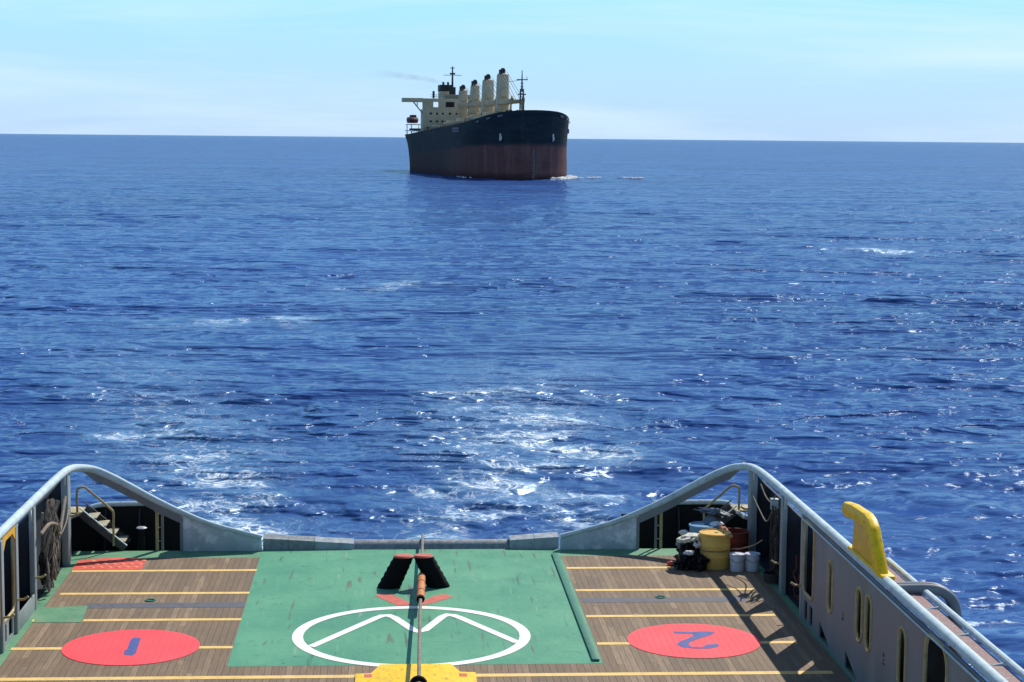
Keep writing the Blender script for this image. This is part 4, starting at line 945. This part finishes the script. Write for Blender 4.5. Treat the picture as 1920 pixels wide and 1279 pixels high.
for sd in (1, -1):
    m.bar((a0 + 1.2, sd * 14.2, 19.8), (a0 + 1.2, sd * 11.4, 16.4), .35, .35); m.bar((a0 + 1.2, sd * 13.0, 19.8), (a0 + 1.2, sd * 13.0, 18.2), .25, .25, (1, 0, 0))
m.build('bridge_wing', BEI, sup)
for y0, y1, z0, z1 in ((1.6, 4.3, 18.3, 19.9), (-1.4, .1, 18.3, 19.9), (-4.6, -2.4, 18.3, 19.9), (-8.6, -6.2, 18.3, 19.9), (8.6, 9.3, 16.0, 16.6), (6.7, 7.3, 16.0, 16.6), (2.6, 3.3, 16.0, 16.6), (8.6, 9.3, 13.6, 14.2), (.7, 1.3, 13.6, 14.3), (3.0, 4.6, 12.4, 14.2), (7.2, 7.7, 11.6, 12.2), (-2, -1.4, 16, 16.6), (-5, -4.4, 16, 16.6), (4.9, 5.5, 16.0, 16.6), (.6, 1.2, 16.0, 16.6), (6.7, 7.3, 13.6, 14.2), (5.0, 5.6, 13.6, 14.2), (9.6, 10.2, 11.6, 12.2), (5.0, 5.6, 11.6, 12.2), (-8, -7.4, 16, 16.6)):
    m = MB(); m.box(a0 - .06, a0 + .05, y0, y1, z0, z1, .03); m.build('window', SGL, sup)
m = MB()
for y in np.arange(-6, 9, 1.1): m.bar((a0 + .6, y, 21.0), (a0 + .6, y, 22.1), .09, .09, (1, 0, 0))
m.box(a0 + .55, a0 + .65, -6.5, 9, 22.0, 22.1); m.box(a0 + .55, a0 + .65, -6.5, 9, 21.4, 21.5); m.box(a0 + 1, a0 + 1.6, 7.6, 8.2, 21.0, 23.2); m.build('roof_rail', SDK, sup)
m = MB(); m.box(a0 + 9, a0 + 14, 1.0, 4.4, 17.6, 23.4, .15); fn = m.build('funnel', BEI, ship)
m = MB(); m.box(a0 + 8.9, a0 + 14.1, .9, 4.5, 23.4, 25.4, .12)
for y in (1.7, 3.2): m.tube([(a0 + 11, y, 25.3), (a0 + 11.4, y, 26.2)], .35, 8)
m.build('funnel_top', SDK, fn)
m = MB(); m.tube([(a0 + 6, 1.2, 22.2), (a0 + 6, 1.2, 31.0)], [.42, .18], 8); m.box(a0 + 5.8, a0 + 6.2, -1.6, 4.0, 28.2, 28.35); m.box(a0 + 5.6, a0 + 6.4, .4, 2.0, 28.5, 29.0); m.box(a0 + 5.8, a0 + 6.2, .5, 1.9, 30.4, 30.6)
m.box(a0 + 5.2, a0 + 6.8, .3, 2.1, 22.2, 24.6); m.build('radar_mast', SDK, sup)
# poop: winch platform, rescue boat, stanchions
m = MB(); m.box(130, 140.5, 8, 12.2, 12.9, 13.2)
for s in (130.5, 140):
    for y in (8, 11.8): m.bar((s, y, 8.8), (s, y, 12.9), .3, .3, (1, 0, 0))
m.box(122, 140.8, 4, 12.4, 10.9, 11.2); m.build('poop_platform', SWH, ship)
m = MB(); m.prism([(131.5, 14.6), (133, 13.5), (138.5, 13.5), (140, 14.6), (138.5, 15.4), (133, 15.4)], 'y', 9.3, 12.1, .25); m.box(133.5, 137.5, 9.7, 11.4, 15.3, 16.1, .2); m.build('lifeboat', SPL, ship)
m = MB(); m.bar((126.5, 9, 9), (127.5, 9, 15), .35, .35); m.bar((128, 9, 16.4), (126.0, 6.2, 11), .2, .2); m.lathe([(0, 2), (.5, 1.8), (.7, 0)], (124.5, 8.2, 10.9), 10); m.box(130, 134, 6, 12, 11, 11.8, .1); m.build('davit', SDK, ship)

# foam at the ship's bow
m = MB()
def foamrun(pts, n, w, r):
    pts = catmull(pts, 12)
    for k in range(n):
        p = pts[int(random.random() * (len(pts) - 1))]; q = random.uniform(*r)
        m.blob((p.x + random.gauss(0, w), p.y + random.gauss(0, w), SEA + .12), (q * 1.6, q, q * random.uniform(.25, .6)), k, .7, 2, 1.6)
foamrun([SW(s, -(hb(s, -1.5) + .8), 0) for s in (3.0, 6, 9, 13, 17, 22)], 120, .7, (.35, 1.0))
foamrun([SW(16, -14.5, 0), SW(18, -17.5, 0), SW(20, -20, 0), SW(22, -23.5, 0)], 34, .8, (.2, .55))
foamrun([SW(20, -29, 0), SW(19, -31, 0), SW(19, -34.5, 0)], 22, .9, (.25, .6))
foamrun([SW(s, hb(s, -1.5) + .4, 0) for s in (14, 22, 30)], 8, .5, (.15, .4)); foamrun([SW(-9, -4, 0), SW(-9, -5.5, 0)], 6, .5, (.2, .4))
fm_, t, b = newmat('sea_foam'); t.nodes.remove(b)
df = N(t, 'ShaderNodeBsdfDiffuse'); tr = N(t, 'ShaderNodeBsdfTranslucent'); mx = N(t, 'ShaderNodeMixShader', i={0: .45})
df.inputs['Color'].default_value = tr.inputs['Color'].default_value = (.78, .81, .84, 1)
t.links.new(df.outputs[0], mx.inputs[1]); t.links.new(tr.outputs[0], mx.inputs[2]); t.links.new(mx.outputs[0], [n for n in t.nodes if n.type == 'OUTPUT_MATERIAL'][0].inputs[0])
o = m.build('bow_foam', fm_, None, 80); o['kind'] = 'stuff'; o['label'] = 'white foam breaking along the bow of the cargo ship'

# thin exhaust smoke
m = MB(); p0 = SW(a0 + 11.2, 2.6, 25.9)
side = Vector((-math.cos(YAW), math.sin(YAW), 0))
pts = catmull([p0, p0 + side * 2.2 + Vector((0, 0, .5)), p0 + side * 6 + Vector((0, 0, 1.2)), p0 + side * 12 + Vector((0, 0, 2.0)), p0 + side * 18 + Vector((0, 0, 2.7)), p0 + side * 26 + Vector((0, 0, 3.4))], 6)
m.tube(pts, list(np.interp(np.linspace(0, 1, len(pts)), [0, .08, .3, .7, 1], [.40, .50, .75, 1.15, 1.5])), 14)
sm = bpy.data.materials.new('exhaust_smoke'); sm.use_nodes = True; t = sm.node_tree; t.nodes.clear()
pv = N(t, 'ShaderNodeVolumePrincipled'); ou = N(t, 'ShaderNodeOutputMaterial'); t.links.new(pv.outputs[0], ou.inputs['Volume'])
pv.inputs['Color'].default_value = (.34, .26, .27, 1); geo = N(t, 'ShaderNodeNewGeometry')
nz_ = noise(t, geo.outputs['Position'], .22, 2, .5); vd = N(t, 'ShaderNodeVectorMath', operation='DISTANCE'); t.links.new(geo.outputs['Position'], vd.inputs[0]); vd.inputs[1].default_value = p0
t.links.new(math_(t, 'MULTIPLY', ramp(t, nz_, .32, .70, .02, .26), ramp(t, vd.outputs['Value'], 1, 25, 1.0, 0.0)), pv.inputs['Density'])
o = m.build('smoke', sm); o['kind'] = 'stuff'; o['label'] = 'faint brown exhaust smoke drifting from the ship funnel'
